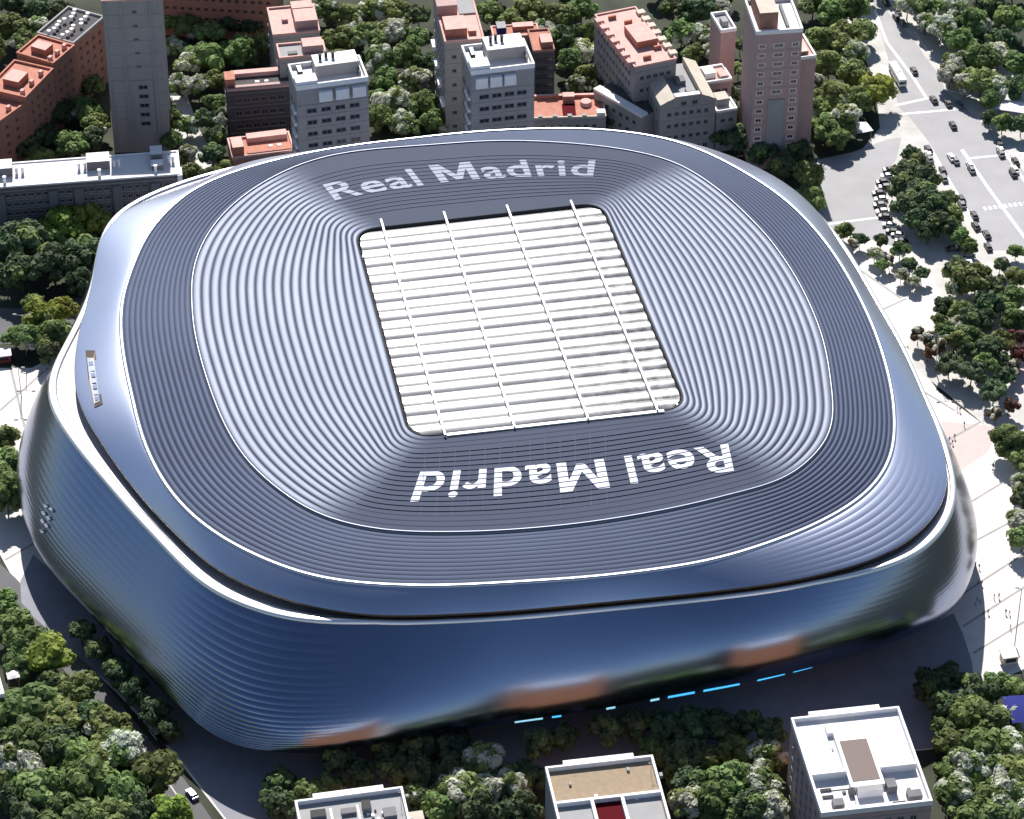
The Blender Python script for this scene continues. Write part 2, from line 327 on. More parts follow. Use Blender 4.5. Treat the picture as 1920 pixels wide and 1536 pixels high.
# direction seen from the stadium's own axes
YAW = R(11.6)
ax = np.abs(np.cos(TH-YAW*1.0)); ay = np.abs(np.sin(TH-YAW*1.0))
def sstep(x, a, b_): u = np.clip((x-a)/(b_-a), 0, 1); return u*u*(3-2*u)
hx = CT*math.cos(YAW)+ST*math.sin(YAW); hy = -CT*math.sin(YAW)+ST*math.cos(YAW)
side = sstep(np.abs(hx)*1.0-np.abs(hy)*.62, -.12, .22)          # 1 at the long flanks, 0 at both ends
def zroof(u):  # u 0..1 opening to mid line
    return Z0+(Z1-Z0)*u**1.3
NS = 20
def dth(a, b_): return (a-b_+180) % 360-180
DEG = np.degrees(TH)
def corner_deg(px, py, z=46): p = at(px, py, z); return math.degrees(math.atan2(p.y-CY, p.x-CX))
CRN = [(corner_deg(792,815), corner_deg(610,962)), (corner_deg(1262,770), corner_deg(1470,880)), (corner_deg(1118,392), corner_deg(1275,318)), (corner_deg(680,425), corner_deg(545,322))]
def side_u(u):
    fl, fr, br, bl = [a+dth(b_, a)*u for a, b_ in CRN]
    sf = 5.0
    front = sstep(dth(DEG, fl), -sf, sf)*sstep(-dth(DEG, fr), -sf, sf)*(ST < 0)
    back = sstep(dth(DEG, br), -sf, sf)*sstep(-dth(DEG, bl), -sf, sf)*(ST > 0)
    return 1-np.clip(front+back, 0, 1)
for k in range(NS):
    ua, ub = k/NS, (k+1)/NS
    prof = []
    for q, t in enumerate((0, .10, .24, .42, .60, .78, .92, 1.0)):
        u = ua+(ub-ua)*t; r = r0+(r1-r0)*u
        h = (math.sin(math.pi*min(max(t, 0), 1))**.5)
        z = zroof(u) + side_u(u)*(.32*h-.13) + (1-side_u(u))*(.07*(t if t < .97 else -.2))
        prof.append((r, z))
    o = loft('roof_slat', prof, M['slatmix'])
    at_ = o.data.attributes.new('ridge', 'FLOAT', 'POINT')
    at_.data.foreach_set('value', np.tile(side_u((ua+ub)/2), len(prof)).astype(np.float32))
trimr = [(r1-.1, Z1-.1), (r1, Z1+.35), (r1+.2, Z1+.38), (r1+.4, Z1+.3), (r1+.7, Z1-.4)]
loft('roof_trim', trimr, M['trim1'])
NO = 12
outer_amp = .22*(bump_t(140, 28)+bump_t(-150, 30)+bump_t(-35, 30)+bump_t(40, 24)*.6+bump_t(20, 30)*.5).clip(0, 1)+.05
for k in range(NO):
    ua, ub = k/NO, (k+1)/NO; prof = []
    for t in (0, .12, .3, .5, .7, .9, 1.0):
        u = ua+(ub-ua)*t; r = r1+.7+(r2-.9-r1-.7)*u
        h = math.sin(math.pi*t)**.75
        z = Z1-.35+(Z2-Z1+.35)*u**1.25 + outer_amp*(h-.3)+.06*t
        prof.append((r, z))
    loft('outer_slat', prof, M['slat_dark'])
loft('edge_trim', [(r2-.9, Z2-.3), (r2-.85, Z2+.25), (r2-.1, Z2+.3), (r2+.25, Z2+.05), (r2+.3, Z2-.4)], M['trim'])
# upper fascia: bands between shoulder and the shadow gap
NF = 8; fa = .07*bump_t(-43, 10)+.001
for k in range(NF):
    prof = []
    for t in (0, .2, .5, .8, 1.0):
        u = (k+t)/NF; r = r2+.3+(r3-r2-.3)*(1-(1-u)**1.05); z = Z2-.2+(Z3-Z2+.2)*(u**1.15)
        h = math.sin(math.pi*t)**.7*fa
        prof.append((r+h*.5, z+h*.8))
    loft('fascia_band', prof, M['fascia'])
loft('fascia_edge', [(r3, Z3), (r3+.12, Z3-.35), (r3-.05, Z3-.8), (r3-.8, Z3-.9), (r3-5.5, Z3-1.0)], M['brown'])
loft('recess_wall', [(r3-5.5, Z3-1.0), (r3-5.6, Z4-3.2)], M['dark'])
loft('shelf', [(r3-5.6, Z4-3.2+np.zeros(NT)), (r3-1.5, Z4-2.2), (np.maximum(r3-.6, r4-4.5), Z4-1.2), (r4-2.9, Z4-.35), (r4-1.7, Z4-.2)], M['shelf'])
rw = 1.0*bump_t(-145, 32)
loft('shell_rim', [(r4-1.7-rw, Z4-.15), (r4-1.5-rw, Z4+.2), (r4-.9-rw*.6, Z4+.32), (r4-.3, Z4+.24), (r4+.1, Z4+.02), (r4+.25, Z4-.6)], M['rim'])
# lower shell: horizontal steel bands on a bulging profile
NB = 26
bul = 4.0+4*bump_t(-168, 26)-2*bump_t(-28, 10)+8.5*bump_t(-53, 24)+3*bump_t(-95, 25)
fz = 11.5+5.5*bump_t(-62, 20)
rp = np.maximum(r4, r6)+bul
amp = .001+.17*bump_t(-120, 6.5)+.03*bump_t(-153, 12)+.01*bump_t(-40, 14)
def fac(v):
    r = (1-v)**2*(r4+.25)+2*v*(1-v)*rp+v*v*r6; z = (1-v)**2*(Z4-.6)+2*v*(1-v)*fz+v*v*Z6
    return r, z
for k in range(NB):
    prof = []
    for t in (0, .25, .5, .75, 1.0):
        r, z = fac((k+t)/NB); h = math.sin(math.pi*t)**.7
        prof.append((r+amp*h, z+amp*h*.35))
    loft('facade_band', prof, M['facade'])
loft('facade_foot', [(r6, Z6+0*r6), (r6-.25, Z6-.6), (r6-9, Z6-.8), (r6-9.3, 0.0)], M['dark'])
# lit strip under the front edge of the shell
def th_of(px, py, z):
    p = at(px, py, z); return math.atan2(p.y-CY, p.x-CX)
for (pa, pb, mm) in [((962,1352),(1015,1344),'strip2'),((1020,1345),(1052,1338),'strip'),((1138,1330),(1156,1326),'strip2'),((1195,1320),(1232,1313),'strip2'),((1236,1313),(1300,1303),'strip'),((1304,1303),(1375,1287),'strip'),((1402,1283),(1450,1268),'strip'),((1455,1268),(1500,1257),'strip')]:
    ta, tb = th_of(*pa, 4), th_of(*pb, 4); sel = [i for i in range(NT) if ta <= TH[i] <= tb]
    if len(sel) < 2: c_ = int(np.argmin(np.abs(TH-(ta+tb)/2))); sel = [c_-1, c_]
    loft('light_strip', [(r6+.15, Z6+.05), (r6+.2, Z6-.75), (r6-.3, Z6-1.0)], M[mm], sel=np.array(sel))
# inner rim and bowl under the glazed roof
loft('opening_rim', [(r0+.05, Z0+.25), (r0-.35, Z0+.1), (r0-.5, Z0-2.2), (r0-.5, Z0-4)], M['dark'])
loft('under_roof', [(r0-.4, Z0-4), (r0*.02, Z0-4.2)], M['shelf'])
# retractable roof: pillowed panels across the opening and four long beams
ex = (cor[1]-cor[0]); ex.normalize()
NPAN = 22
def lerp2(u, v):  # u left-right, v near-far, in stadium coords
    a = cor[0].lerp(cor[1], u); c = cor[3].lerp(cor[2], u); p = a.lerp(c, v); return p.x-CX, p.y-CY
def inside(x, y):
    t = math.atan2(y, x); return math.hypot(x, y) < np.interp(t, TH, r0, period=2*math.pi)-.7
for k in range(NPAN):
    big = (k % 2 == 0)
    va, vb = (k+.0)/NPAN, (k+1.0)/NPAN
    vs = []; fs = []; nu = 30; rows = []
    for t in (0, .08, .25, .5, .75, .92, 1):
        v = .012+(va+(vb-va)*t)*.976
        h = math.sin(math.pi*t)**.6*(.60 if big else .36)
        # clip the row's ends to the rounded opening
        us = [i/200 for i in range(201) if inside(*lerp2(i/200, v))]
        if not us: us = [.45, .55]
        ul, ur = us[0], us[-1]; row = []
        for i in range(nu+1):
            x, y = lerp2(ul+(ur-ul)*i/nu, v); row.append(len(vs)); vs.append((x, y, Z0-.45+h))
        rows.append(row)
    for a, c in zip(rows[:-1], rows[1:]):
        for i in range(nu): fs.append((a[i], a[i+1], c[i+1], c[i]))
    link('roof_panel', mesh('roof_panel', vs, fs, M['panel'], None, True), stad)
for (pa, pb) in [((835,817),(714,412)),((965,801),(832,398)),((1103,786),(950,386)),((1233,770),(1070,377))]:
    a = at(*pa, Z0+.6); c = at(*pb, Z0+.6); o = Vector((CX, CY, 0)); bb = MB()
    a -= o; c -= o; d = (c-a).normalized(); nr = Vector((-d.y, d.x, 0))*.27
    for s in range(12):
        p = a.lerp(c, s/12); q = a.lerp(c, (s+1)/12); n0 = len(bb.v)
        z0, z1 = Z0-.4, Z0+.95
        bb.v += [(p.x-nr.x,p.y-nr.y,z0),(p.x+nr.x,p.y+nr.y,z0),(q.x+nr.x,q.y+nr.y,z0),(q.x-nr.x,q.y-nr.y,z0),(p.x-nr.x,p.y-nr.y,z1),(p.x+nr.x,p.y+nr.y,z1),(q.x+nr.x,q.y+nr.y,z1),(q.x-nr.x,q.y-nr.y,z1)]
        bb.f += [(n0,n0+1,n0+5,n0+4),(n0+1,n0+2,n0+6,n0+5),(n0+2,n0+3,n0+7,n0+6),(n0+3,n0,n0+4,n0+7),(n0+4,n0+5,n0+6,n0+7)]; bb.m += [0]*5
    bb.link('roof_beam', M['beam'], stad)
a = at(838,817,Z0)-Vector((CX,CY,0)); c = at(1245,772,Z0)-Vector((CX,CY,0)); d = (c-a).normalized(); nr = Vector((-d.y, d.x, 0))*.5
bb = MB(); bb.prism(ccw([tuple((a-nr)[:2]), tuple((c-nr)[:2]), tuple((c+nr)[:2]), tuple((a+nr)[:2])]), Z0-.8, Z0+.45); bb.link('edge_beam', M['beam'], stad)
# radial seams on the front apron
for k in range(13):
    px = 800+k*27; bb = MB(); a = at(px-2+k*1.0, 845-k*3, Z0); c = at(px-12+k*2.2, 975-k*2.2, Z1)
    a = a-Vector((CX,CY,0)); c = c-Vector((CX,CY,0)); a.z = Z0+.14; c.z = Z1+.30; nr = Vector((.07, 0, 0))
    bb.quad(tuple(a-nr), tuple(a+nr), tuple(c+nr), tuple(c-nr)); bb.link('panel_seam', M['seam'], stad)
# lettering
def char_mesh(s, off):
    cu = bpy.data.curves.new('t', 'FONT'); cu.body = s; cu.size = 1; cu.offset = off; cu.resolution_u = 6; cu.space_character = 1.08
    o = bpy.data.objects.new('t', cu); COL.objects.link(o); bpy.context.view_layer.update()
    me = bpy.data.meshes.new_from_object(o.evaluated_get(bpy.context.evaluated_depsgraph_get()))
    bpy.data.objects.remove(o); return me
TXT = 'Real Madrid'
glyph = []
MP = [(0,0),(.16,0),(.16,.47),(.33,.06),(.46,.06),(.63,.47),(.63,0),(.79,0),(.79,.74),(.60,.74),(.395,.26),(.19,.74),(0,.74)]
for i, ch in enumerate(TXT):
    if ch == ' ': continue
    me = char_mesh(ch, .018) if ch != 'M' else mesh('m', [(x, y, 0) for x, y in MP], [tuple(range(len(MP)))], []); full = char_mesh(TXT[:i+1], .018); xo = max(v.co.x for v in full.vertices)-max(v.co.x for v in me.vertices)
    bm = bmesh.new(); bm.from_mesh(me); bmesh.ops.remove_doubles(bm, verts=bm.verts, dist=1e-4); bmesh.ops.triangulate(bm, faces=bm.faces)
    for _ in range(6):
        es = [e for e in bm.edges if e.calc_length() > .04]
        if es: bmesh.ops.subdivide_edges(bm, edges=es, cuts=1); bmesh.ops.triangulate(bm, faces=bm.faces)
    glyph.append(([(v.co.x+xo, v.co.y) for v in bm.verts], [tuple(v.index for v in f.verts) for f in bm.faces])); bm.free()
TW = max(x for g in glyph for x, y in g[0]); TH_ = .74
def quadpt(P, t):
    # Lagrange through three survey points at t = 0, .5, 1
    a, m_, c = P; return a*(2*(t-.5)*(t-1))+m_*(-4*t*(t-1))+c*(2*t*(t-.5))
def lettering(base, top, m):
    B = [at(*p, Z1+.6) for p in base]; T = [at(*p, Z1+.6) for p in top]
    for vs, fs in glyph:
        out = []
        for x, y in vs:
            t = x/TW; v = y/TH_; p = quadpt(B, t).lerp(quadpt(T, t), v)
            th = math.atan2(p.y-CY, p.x-CX); rr = math.hypot(p.x-CX, p.y-CY)
            a = np.interp(th, TH, r0, period=2*math.pi); c = np.interp(th, TH, r1, period=2*math.pi); u = min(max((rr-a)/(c-a), 0), 1)
            out.append((p.x-CX, p.y-CY, Z0+(Z1-Z0)*u**1.3+.15))
        keep = []
        for f in fs:
            p = np.mean([out[i] for i in f], axis=0); rr = math.hypot(p[0], p[1]); th = math.atan2(p[1], p[0])
            a = np.interp(th, TH, r0, period=2*math.pi); c = np.interp(th, TH, r1, period=2*math.pi)
            keep.append(f)
        me = mesh('letter', out, keep, m); me.validate()
        # letters face up
        if sum(f.normal.z for f in me.polygons) < 0: me.flip_normals()
        link('letter', me, stad)
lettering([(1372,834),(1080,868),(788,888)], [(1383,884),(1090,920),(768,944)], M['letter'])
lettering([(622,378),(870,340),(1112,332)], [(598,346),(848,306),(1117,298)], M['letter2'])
# gutters between the flat roof sheets run over the letters
for k in range(1, NS):
    u = k/NS; fl, fr, br, bl = [a+dth(b_, a)*u for a, b_ in CRN]
    for nm_, cond in (('roof_gutter', (dth(DEG, fl) > 1)*(dth(DEG, fr) < -1)*(ST < 0)), ('roof_gutter', (dth(DEG, br) > 1)*(dth(DEG, bl) < -1)*(ST > 0))):
        sel = np.where(cond)[0]; r = r0+(r1-r0)*u; z = zroof(u)+.19
        if len(sel) > 2 and 3 < k < 17: loft(nm_, [(r-.19, z-.06), (r-.16, z), (r+.16, z), (r+.19, z-.06)], M['apron'], smooth=False, sel=sel)
# framed sign opening on the left shoulder, and the white crest on the shell
def on_fascia(px, py, off=.25):
    z = 40.0
    for _ in range(8):
        p = at(px, py, z); th = math.atan2(p.y-CY, p.x-CX); rr = math.hypot(p.x-CX, p.y-CY)
        a = np.interp(th, TH, r2, period=2*math.pi); c = np.interp(th, TH, r3, period=2*math.pi)
        s = min(max((rr-a)/(c-a), 0), 1); u = s; z = Z2-.2+(Z3-Z2+.2)*u**1.15
    p = at(px, py, z+off); return p-Vector((CX, CY, 0))
def on_facade(px, py, off=.4):
    q = at(px, py, 20); th0 = math.atan2(q.y-CY, q.x-CX)
    best = None
    for v in np.linspace(0, 1, 120):
        r, z = fac(v); z = float(np.interp(th0, TH, z, period=2*math.pi)); p = at(px, py, z); th = math.atan2(p.y-CY, p.x-CX); rr = np.interp(th, TH, r, period=2*math.pi)
        e = abs(rr-math.hypot(p.x-CX, p.y-CY))
        if best is None or e < best[0]: best = (e, p, th)
    p = best[1]; return p+Vector((math.cos(best[2])*off, math.sin(best[2])*off, off*.4))-Vector((CX, CY, 0))
def patch(name, pix, m, fn, off):
    ps = [tuple(fn(px, py, off)) for px, py in pix]; return link(name, mesh(name, ps, [tuple(range(len(ps)))], m), stad)
patch('sign_frame', [(160,657),(178,657),(192,757),(177,764),(166,715)], M['brown'], on_fascia, .30)
patch('sign_panel', [(163,671),(176,671),(187,752),(177,757),(168,712)], mat('sign_grey', (.42,.44,.5), .5, var=.35, vscale=.8), on_fascia, .38)
for q in range(7):
    y = 678+q*11; x = 166+q*1.9; patch('sign_letter', [(x,y),(x+8,y-1),(x+9,y+6),(x+1,y+7)], M['letter'] if q % 2 else M['fascia'], on_fascia, .46)
for (cx_, cy_) in [(88,948),(98,957),(84,963),(93,972),(82,978),(89,986),(81,996)]:
    patch('crest_mark', [(cx_-4,cy_-3),(cx_+1,cy_-5),(cx_+5,cy_+2),(cx_,cy_+4)], M['letter'], on_facade, .5)

# ------------------------------------------------------------------ trees
def ico(sub=1):
    bm = bmesh.new(); bmesh.ops.create_icosphere(bm, subdivisions=sub, radius=1); v = np.array([x.co[:] for x in bm.verts]); f = [tuple(y.index for y in q.verts) for q in bm.faces]; bm.free(); return v, f
ICO2, ICF2 = ico(2)
def crown_mesh(seed, mats, pale=0.0, flat=.8, nl=20, nq=1300, conic=0.0, q0=.10):
    rs = np.random.RandomState(seed); V = []; Fc = []; mi = []; n = 0
    cen = []
    for i in range(nl):
        d = rs.normal(size=3); d[2] = abs(d[2])*1.1-.35; d /= np.linalg.norm(d)
        rad = rs.uniform(.46, .80); c = d*rad; c[2] *= flat
        if conic: c[:2] *= max(.25, 1-conic*(c[2]+.5))
        cen.append((c, rs.uniform(.20, .42), 1 if rs.rand() < pale else 0))
    cen.append((np.array([0, 0, 0.]), .62, 0))
    for c, r, p in cen:   # solid core of every clump
        jit = 1+rs.uniform(-.16, .16, len(ICO2)); v = ICO2*(jit*r*.84)[:, None]*np.array([1, 1, .85])+c
        V.append(v); Fc += [tuple(k+n for k in f) for f in ICF2]; mi += [p]*len(ICF2); n += len(v)
    cs = cen[:-1]
    for i in range(nq):
        c, r, p = cs[rs.randint(len(cs))]
        d = rs.normal(size=3); d[2] += .35; d /= np.linalg.norm(d)
        o = c+d*np.array([1, 1, .85])*r*rs.uniform(.80, 1.13)
        nn = d+rs.normal(size=3)*.28; nn /= np.linalg.norm(nn)
        a = np.cross(nn, rs.normal(size=3)); a /= np.linalg.norm(a)+1e-9; b_ = np.cross(nn, a); q = q0*rs.uniform(.6, 1.35)
        V.append(np.array([o-a*q-b_*q*.7, o+a*q-b_*q*.7, o+a*q*.8+b_*q*.7, o-a*q*.8+b_*q*.7]))
        Fc.append((n, n+1, n+2, n+3)); mi.append(p if rs.rand() < .9 else 0); n += 4
    V = np.vstack(V)
    return mesh('crown', V.tolist(), Fc, mats, mi)
def trunk_mesh(seed):
    rs = np.random.RandomState(seed); b = MB()
    b.tube((0,0,0), (.02,.01,.55), .055, .038, 7)
    for k in range(4):
        a = k*1.6+rs.rand(); b.tube((.02,.01,.5), (.02+.35*math.cos(a), .01+.35*math.sin(a), .95), .03, .012, 5)
    return b.make('trunk', M['bark'])
CR = {}
CR['g'] = [crown_mesh(s, [M['leaf'], M['leafp']], .05, nl=22) for s in range(1, 6)]
CR['y'] = [crown_mesh(s, [M['leafy'], M['leaf']], .15, nl=22) for s in (11, 12)]
CR['d'] = [crown_mesh(s, [M['leafd'], M['leaf']], .15, nl=20) for s in (21, 22, 23)]
CR['p'] = [crown_mesh(s, [M['leaf'], M['leafp']], .6, nl=24, nq=1800) for s in (31, 32, 33, 34)]
CR['r'] = [crown_mesh(41, [M['leafr'], M['leafb']], .3, nl=12, nq=900, q0=.09)]
CR['b'] = [crown_mesh(51, [M['leafb'], M['leafp']], .35, nl=12, nq=900, q0=.09)]
CR['o'] = [crown_mesh(61, [M['leafd'], M['leafd']], 0, nl=26, nq=1500, flat=.95, q0=.06)]
TRK = [trunk_mesh(s) for s in range(3)]
KN = dict(g=('leafy_tree', 'leafy green tree', 'tree'), y=('leafy_tree', 'yellow-green tree', 'tree'), d=('leafy_tree', 'dark green tree', 'tree'), p=('blossoming_tree', 'pale blossoming tree', 'tree'),
          r=('red_shrub', 'reddish shrub', 'shrub'), b=('brown_shrub', 'brownish shrub', 'shrub'), o=('clipped_tree', 'rounded dark clipped tree', 'tree'))
ORD = ['leftmost', 'second from left', 'third from left', 'fourth from left', 'fifth from left', 'sixth from left', 'seventh from left', 'eighth from left', 'ninth from left', 'tenth from left',
       'eleventh from left', 'twelfth from left', 'thirteenth from left', 'fourteenth from left', 'fifteenth from left']
def trees(where, group, lst, sq=1.0):
    kinds = {}
    for t in sorted(lst, key=lambda q: q[0]): kinds.setdefault(t[3], []).append(t)
    for kd, items in kinds.items():
        for i, (px, py, rp, _) in enumerate(items):
            r = rp/6.45; zc = r*1.02*sq+1.3
            nm, desc, cat = KN[kd]
            p = at(px, py, zc); root = empty(nm, (p.x, p.y, 0), random.uniform(0, 6.28))
            tag(root, '%s%s %s' % (desc+', ', ORD[i] if len(items) > 1 else 'the only one', where), cat, group)
            tr = link('trunk', random.choice(TRK), root); tr.scale = (r*1.1, r*1.1, zc)
            cr = link('crown', random.choice(CR[kd]), root); cr.location = (0, 0, zc); s = r*1.2
            cr.scale = (s*random.uniform(.92, 1.1), s*random.uniform(.92, 1.1), s*random.uniform(.85, 1.1)*sq); cr.rotation_euler = (0, 0, random.uniform(0, 6.28))
trees('behind the terracotta block in the top left corner', 'trees behind the terracotta block', [(18,50,34,'g'),(48,78,26,'g'),(75,20,30,'d'),(110,20,30,'d'),(20,8,30,'d'),(70,50,24,'p'),(-15,90,30,'g')])
trees('in the courtyard beside the grey tower', 'courtyard trees by the grey tower', [(168,165,26,'g'),(158,205,30,'g'),(182,232,26,'g'),(122,170,26,'d'),(105,215,32,'d'),(62,248,24,'p'),(45,280,30,'d'),(128,272,34,'g'),(88,262,28,'d'),(75,298,24,'g'),(170,262,28,'d'),(145,120,20,'d'),(10,268,26,'d')])
trees('just right of the grey tower', 'trees right of the grey tower', [(318,32,26,'g'),(352,50,30,'g'),(392,60,28,'g'),(328,92,25,'p'),(352,122,27,'p'),(340,158,25,'p'),(385,108,34,'g'),(305,195,22,'d'),(325,225,24,'g'),(322,262,22,'g'),(352,290,20,'p'),(350,235,20,'p'),(300,240,22,'d')])
trees('in front of the brown block near the top', 'trees before the brown block', [(455,98,34,'g'),(492,84,28,'g'),(432,42,26,'d'),(425,100,26,'g'),(400,150,24,'g'),(372,160,24,'p'),(470,50,24,'d')])
trees('along the lane by the dark clad block', 'trees along the lane', [(398,192,22,'g'),(386,225,24,'d'),(405,258,24,'d'),(398,290,24,'d'),(425,315,20,'g'),(360,322,20,'g'),(390,330,18,'d'),(412,222,20,'p')])
trees('in the upper grove between the two white towers', 'upper grove between the white towers', [(612,18,30,'p'),(650,28,32,'g'),(700,16,30,'p'),(745,22,30,'g'),(785,28,26,'d'),(640,75,32,'g'),(692,66,34,'g'),(742,58,30,'p'),(782,72,26,'g'),(645,112,24,'g'),(660,50,24,'p')])
trees('in the lower grove between the two white towers', 'lower grove between the white towers', [(712,112,33,'p'),(760,105,32,'g'),(720,150,28,'g'),(735,192,34,'p'),(780,152,30,'p'),(792,195,32,'g'),(818,228,27,'g'),(708,222,27,'g'),(752,232,26,'p'),(812,118,24,'d'),(760,235,26,'g'),(700,185,22,'g')])
trees('between the second white tower and the pink roof', 'trees behind the second white tower', [(922,25,28,'g'),(960,42,30,'g'),(1000,18,34,'g'),(1045,28,34,'g'),(1090,18,30,'g'),(1058,74,30,'d'),(1095,95,27,'p'),(1070,118,27,'g'),(1103,140,25,'g'),(1082,158,20,'p'),(985,62,24,'p'),(1105,60,26,'g'),(1020,55,24,'p')])
trees('below the pink roofed block beside the stadium', 'trees below the pink roof', [(1145,185,27,'g'),(1158,222,25,'g'),(1125,165,20,'d'),(1175,205,20,'d')])
trees('between the pink roof and the brick tower', 'trees by the brick tower', [(1262,15,28,'d'),(1310,18,34,'d'),(1278,62,30,'g'),(1322,70,28,'p'),(1335,95,22,'p'),(1348,20,24,'p'),(1300,100,22,'g'),(1348,52,22,'p'),(1360,-10,22,'g')])
trees('in the upper woods right of the brick tower', 'upper woods by the avenue', [(1525,8,30,'g'),(1560,26,32,'g'),(1600,14,30,'g'),(1538,72,30,'g'),(1582,72,34,'g'),(1618,58,28,'g'),(1608,100,28,'p'),(1555,118,33,'g'),(1630,-10,20,'g')])
trees('in the lower woods right of the brick tower', 'lower woods by the avenue', [(1602,138,34,'g'),(1643,168,36,'y'),(1560,178,35,'g'),(1585,222,34,'p'),(1548,238,30,'g'),(1525,160,28,'p'),(1610,190,30,'g'),(1535,205,28,'g'),(1570,262,24,'g')])
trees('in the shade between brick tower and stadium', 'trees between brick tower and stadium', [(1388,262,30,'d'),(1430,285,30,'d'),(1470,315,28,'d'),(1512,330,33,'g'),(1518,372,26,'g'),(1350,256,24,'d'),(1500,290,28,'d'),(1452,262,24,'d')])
trees('in the top right park beyond the avenue', 'trees beyond the avenue, upper part', [(1702,12,26,'p'),(1740,12,30,'g'),(1785,18,32,'p'),(1822,42,36,'g'),(1765,52,30,'p'),(1860,15,30,'d'),(1897,38,34,'g'),(1800,78,30,'g'),(1735,42,22,'p'),(1725,-12,24,'d'),(1880,75,30,'d'),(1775,-8,26,'g')])
trees('in the lower park beyond the avenue', 'trees beyond the avenue, lower part', [(1840,108,36,'g'),(1795,118,28,'p'),(1872,102,28,'p'),(1905,118,33,'g'),(1782,140,24,'p'),(1840,150,33,'g'),(1872,165,28,'p'),(1905,165,28,'d'),(1812,158,24,'p'),(1858,188,22,'g'),(1880,230,20,'g'),(1855,222,16,'d'),(1915,235,20,'d')])
trees('on the wooded traffic island', 'trees on the traffic island', [(1708,288,18,'d'),(1722,300,16,'d'),(1702,322,26,'d'),(1735,335,28,'d'),(1692,352,26,'d'),(1722,362,30,'d'),(1702,385,28,'d'),(1745,385,30,'d'),(1772,375,22,'g'),(1725,412,28,'d'),(1762,418,28,'d'),(1790,402,20,'g')])
trees('on the island’s lower tip', 'trees on the island tip', [(1740,435,22,'d'),(1785,428,20,'g'),(1802,445,18,'g'),(1818,462,16,'g')])
trees('in the small tree row by the service road', 'small trees beside the service road', [(1582,432,17,'g'),(1612,448,15,'d'),(1652,452,15,'d'),(1688,468,18,'g'),(1600,458,14,'b'),(1640,476,14,'p'),(1668,490,13,'b'),(1705,498,15,'d'),(1728,512,15,'d'),(1690,515,13,'p'),(1655,495,12,'g'),(1712,528,12,'p')])
trees('in the upper garden right of the plaza', 'upper garden by the plaza', [(1800,512,28,'d'),(1830,525,34,'g'),(1862,540,26,'d'),(1875,498,14,'d'),(1878,572,24,'g'),(1850,575,28,'d'),(1900,560,26,'g'),(1905,600,26,'g'),(1788,545,16,'p'),(1845,600,24,'d'),(1905,470,14,'g')])
trees('in the planted bed right of the plaza', 'bed right of the plaza', [(1722,628,16,'b'),(1742,640,18,'b'),(1768,622,18,'g'),(1762,652,18,'b'),(1790,640,22,'g'),(1822,632,24,'g'),(1850,655,24,'d'),(1740,662,14,'r'),(1780,684,22,'o'),(1822,698,25,'o'),(1864,735,23,'o'),(1850,680,20,'g'),(1883,705,20,'d'),(1878,672,16,'d'),(1810,655,18,'d')])
trees('at the right edge of the photo', 'shrubs at the right edge', [(1905,632,20,'r'),(1912,662,20,'r'),(1902,690,16,'b'),(1892,760,16,'r'),(1868,778,14,'b')])
trees('beside the plaza at the right edge', 'trees at the plaza’s right edge', [(1893,828,30,'g'),(1915,862,24,'g'),(1915,935,22,'d'),(1912,975,20,'p'),(1918,1010,22,'g'),(1912,905,18,'p')])
trees('in the upper part of the bottom right grove', 'bottom right grove, upper part', [(1745,1288,30,'d'),(1778,1272,26,'d'),(1830,1298,30,'d'),(1872,1288,26,'g'),(1905,1300,24,'g'),(1775,1332,30,'d'),(1812,1345,34,'g'),(1768,1368,26,'g'),(1852,1350,33,'g'),(1892,1350,28,'p')])
trees('in the lower part of the bottom right grove', 'bottom right grove, lower part', [(1795,1402,32,'g'),(1845,1408,36,'g'),(1892,1402,32,'p'),(1905,1450,32,'g'),(1860,1452,30,'p'),(1808,1445,32,'p'),(1795,1492,32,'p'),(1840,1500,32,'g'),(1885,1498,32,'p'),(1820,1535,30,'g'),(1870,1540,30,'g'),(1912,1530,30,'p'),(1785,1450,24,'g')])
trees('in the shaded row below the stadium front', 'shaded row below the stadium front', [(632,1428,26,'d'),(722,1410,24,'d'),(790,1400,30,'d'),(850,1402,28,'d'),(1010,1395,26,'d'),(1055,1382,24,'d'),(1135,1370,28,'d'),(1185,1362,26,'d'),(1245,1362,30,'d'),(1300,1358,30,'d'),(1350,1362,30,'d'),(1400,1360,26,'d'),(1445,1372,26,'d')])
trees('between the tan and left roofs at the bottom', 'trees between the left and tan roofs', [(780,1450,34,'d'),(850,1442,34,'d'),(905,1432,38,'p'),(868,1488,38,'p'),(945,1478,34,'p'),(820,1515,30,'g'),(785,1500,26,'d'),(900,1525,34,'d'),(990,1462,30,'d'),(980,1520,30,'d'),(740,1445,26,'d'),(950,1530,28,'d')])
trees('by the bottom left roof’s far side', 'trees behind the bottom left roof', [(572,1488,28,'g'),(615,1472,24,'g'),(522,1508,28,'d'),(672,1458,26,'d'),(530,1470,24,'d')])
trees('between the tan roof and the white roof', 'trees between tan and white roofs', [(1225,1408,26,'g'),(1282,1412,32,'d'),(1330,1432,32,'g'),(1292,1468,30,'d'),(1375,1412,30,'g'),(1432,1420,33,'p'),(1375,1465,34,'g'),(1425,1472,32,'p'),(1290,1512,30,'p'),(1335,1510,32,'g'),(1405,1515,30,'d'),(1445,1515,28,'p'),(1270,1455,22,'g'),(1370,1530,26,'g')])
trees('in the upper part of the bottom left grove', 'bottom left grove, upper part', [(28,1172,28,'g'),(8,1130,22,'g'),(52,1205,33,'g'),(92,1228,36,'y'),(45,1245,30,'g'),(140,1290,33,'g'),(62,1318,40,'g'),(100,1285,24,'d'),(15,1340,36,'g'),(115,1338,34,'g')])
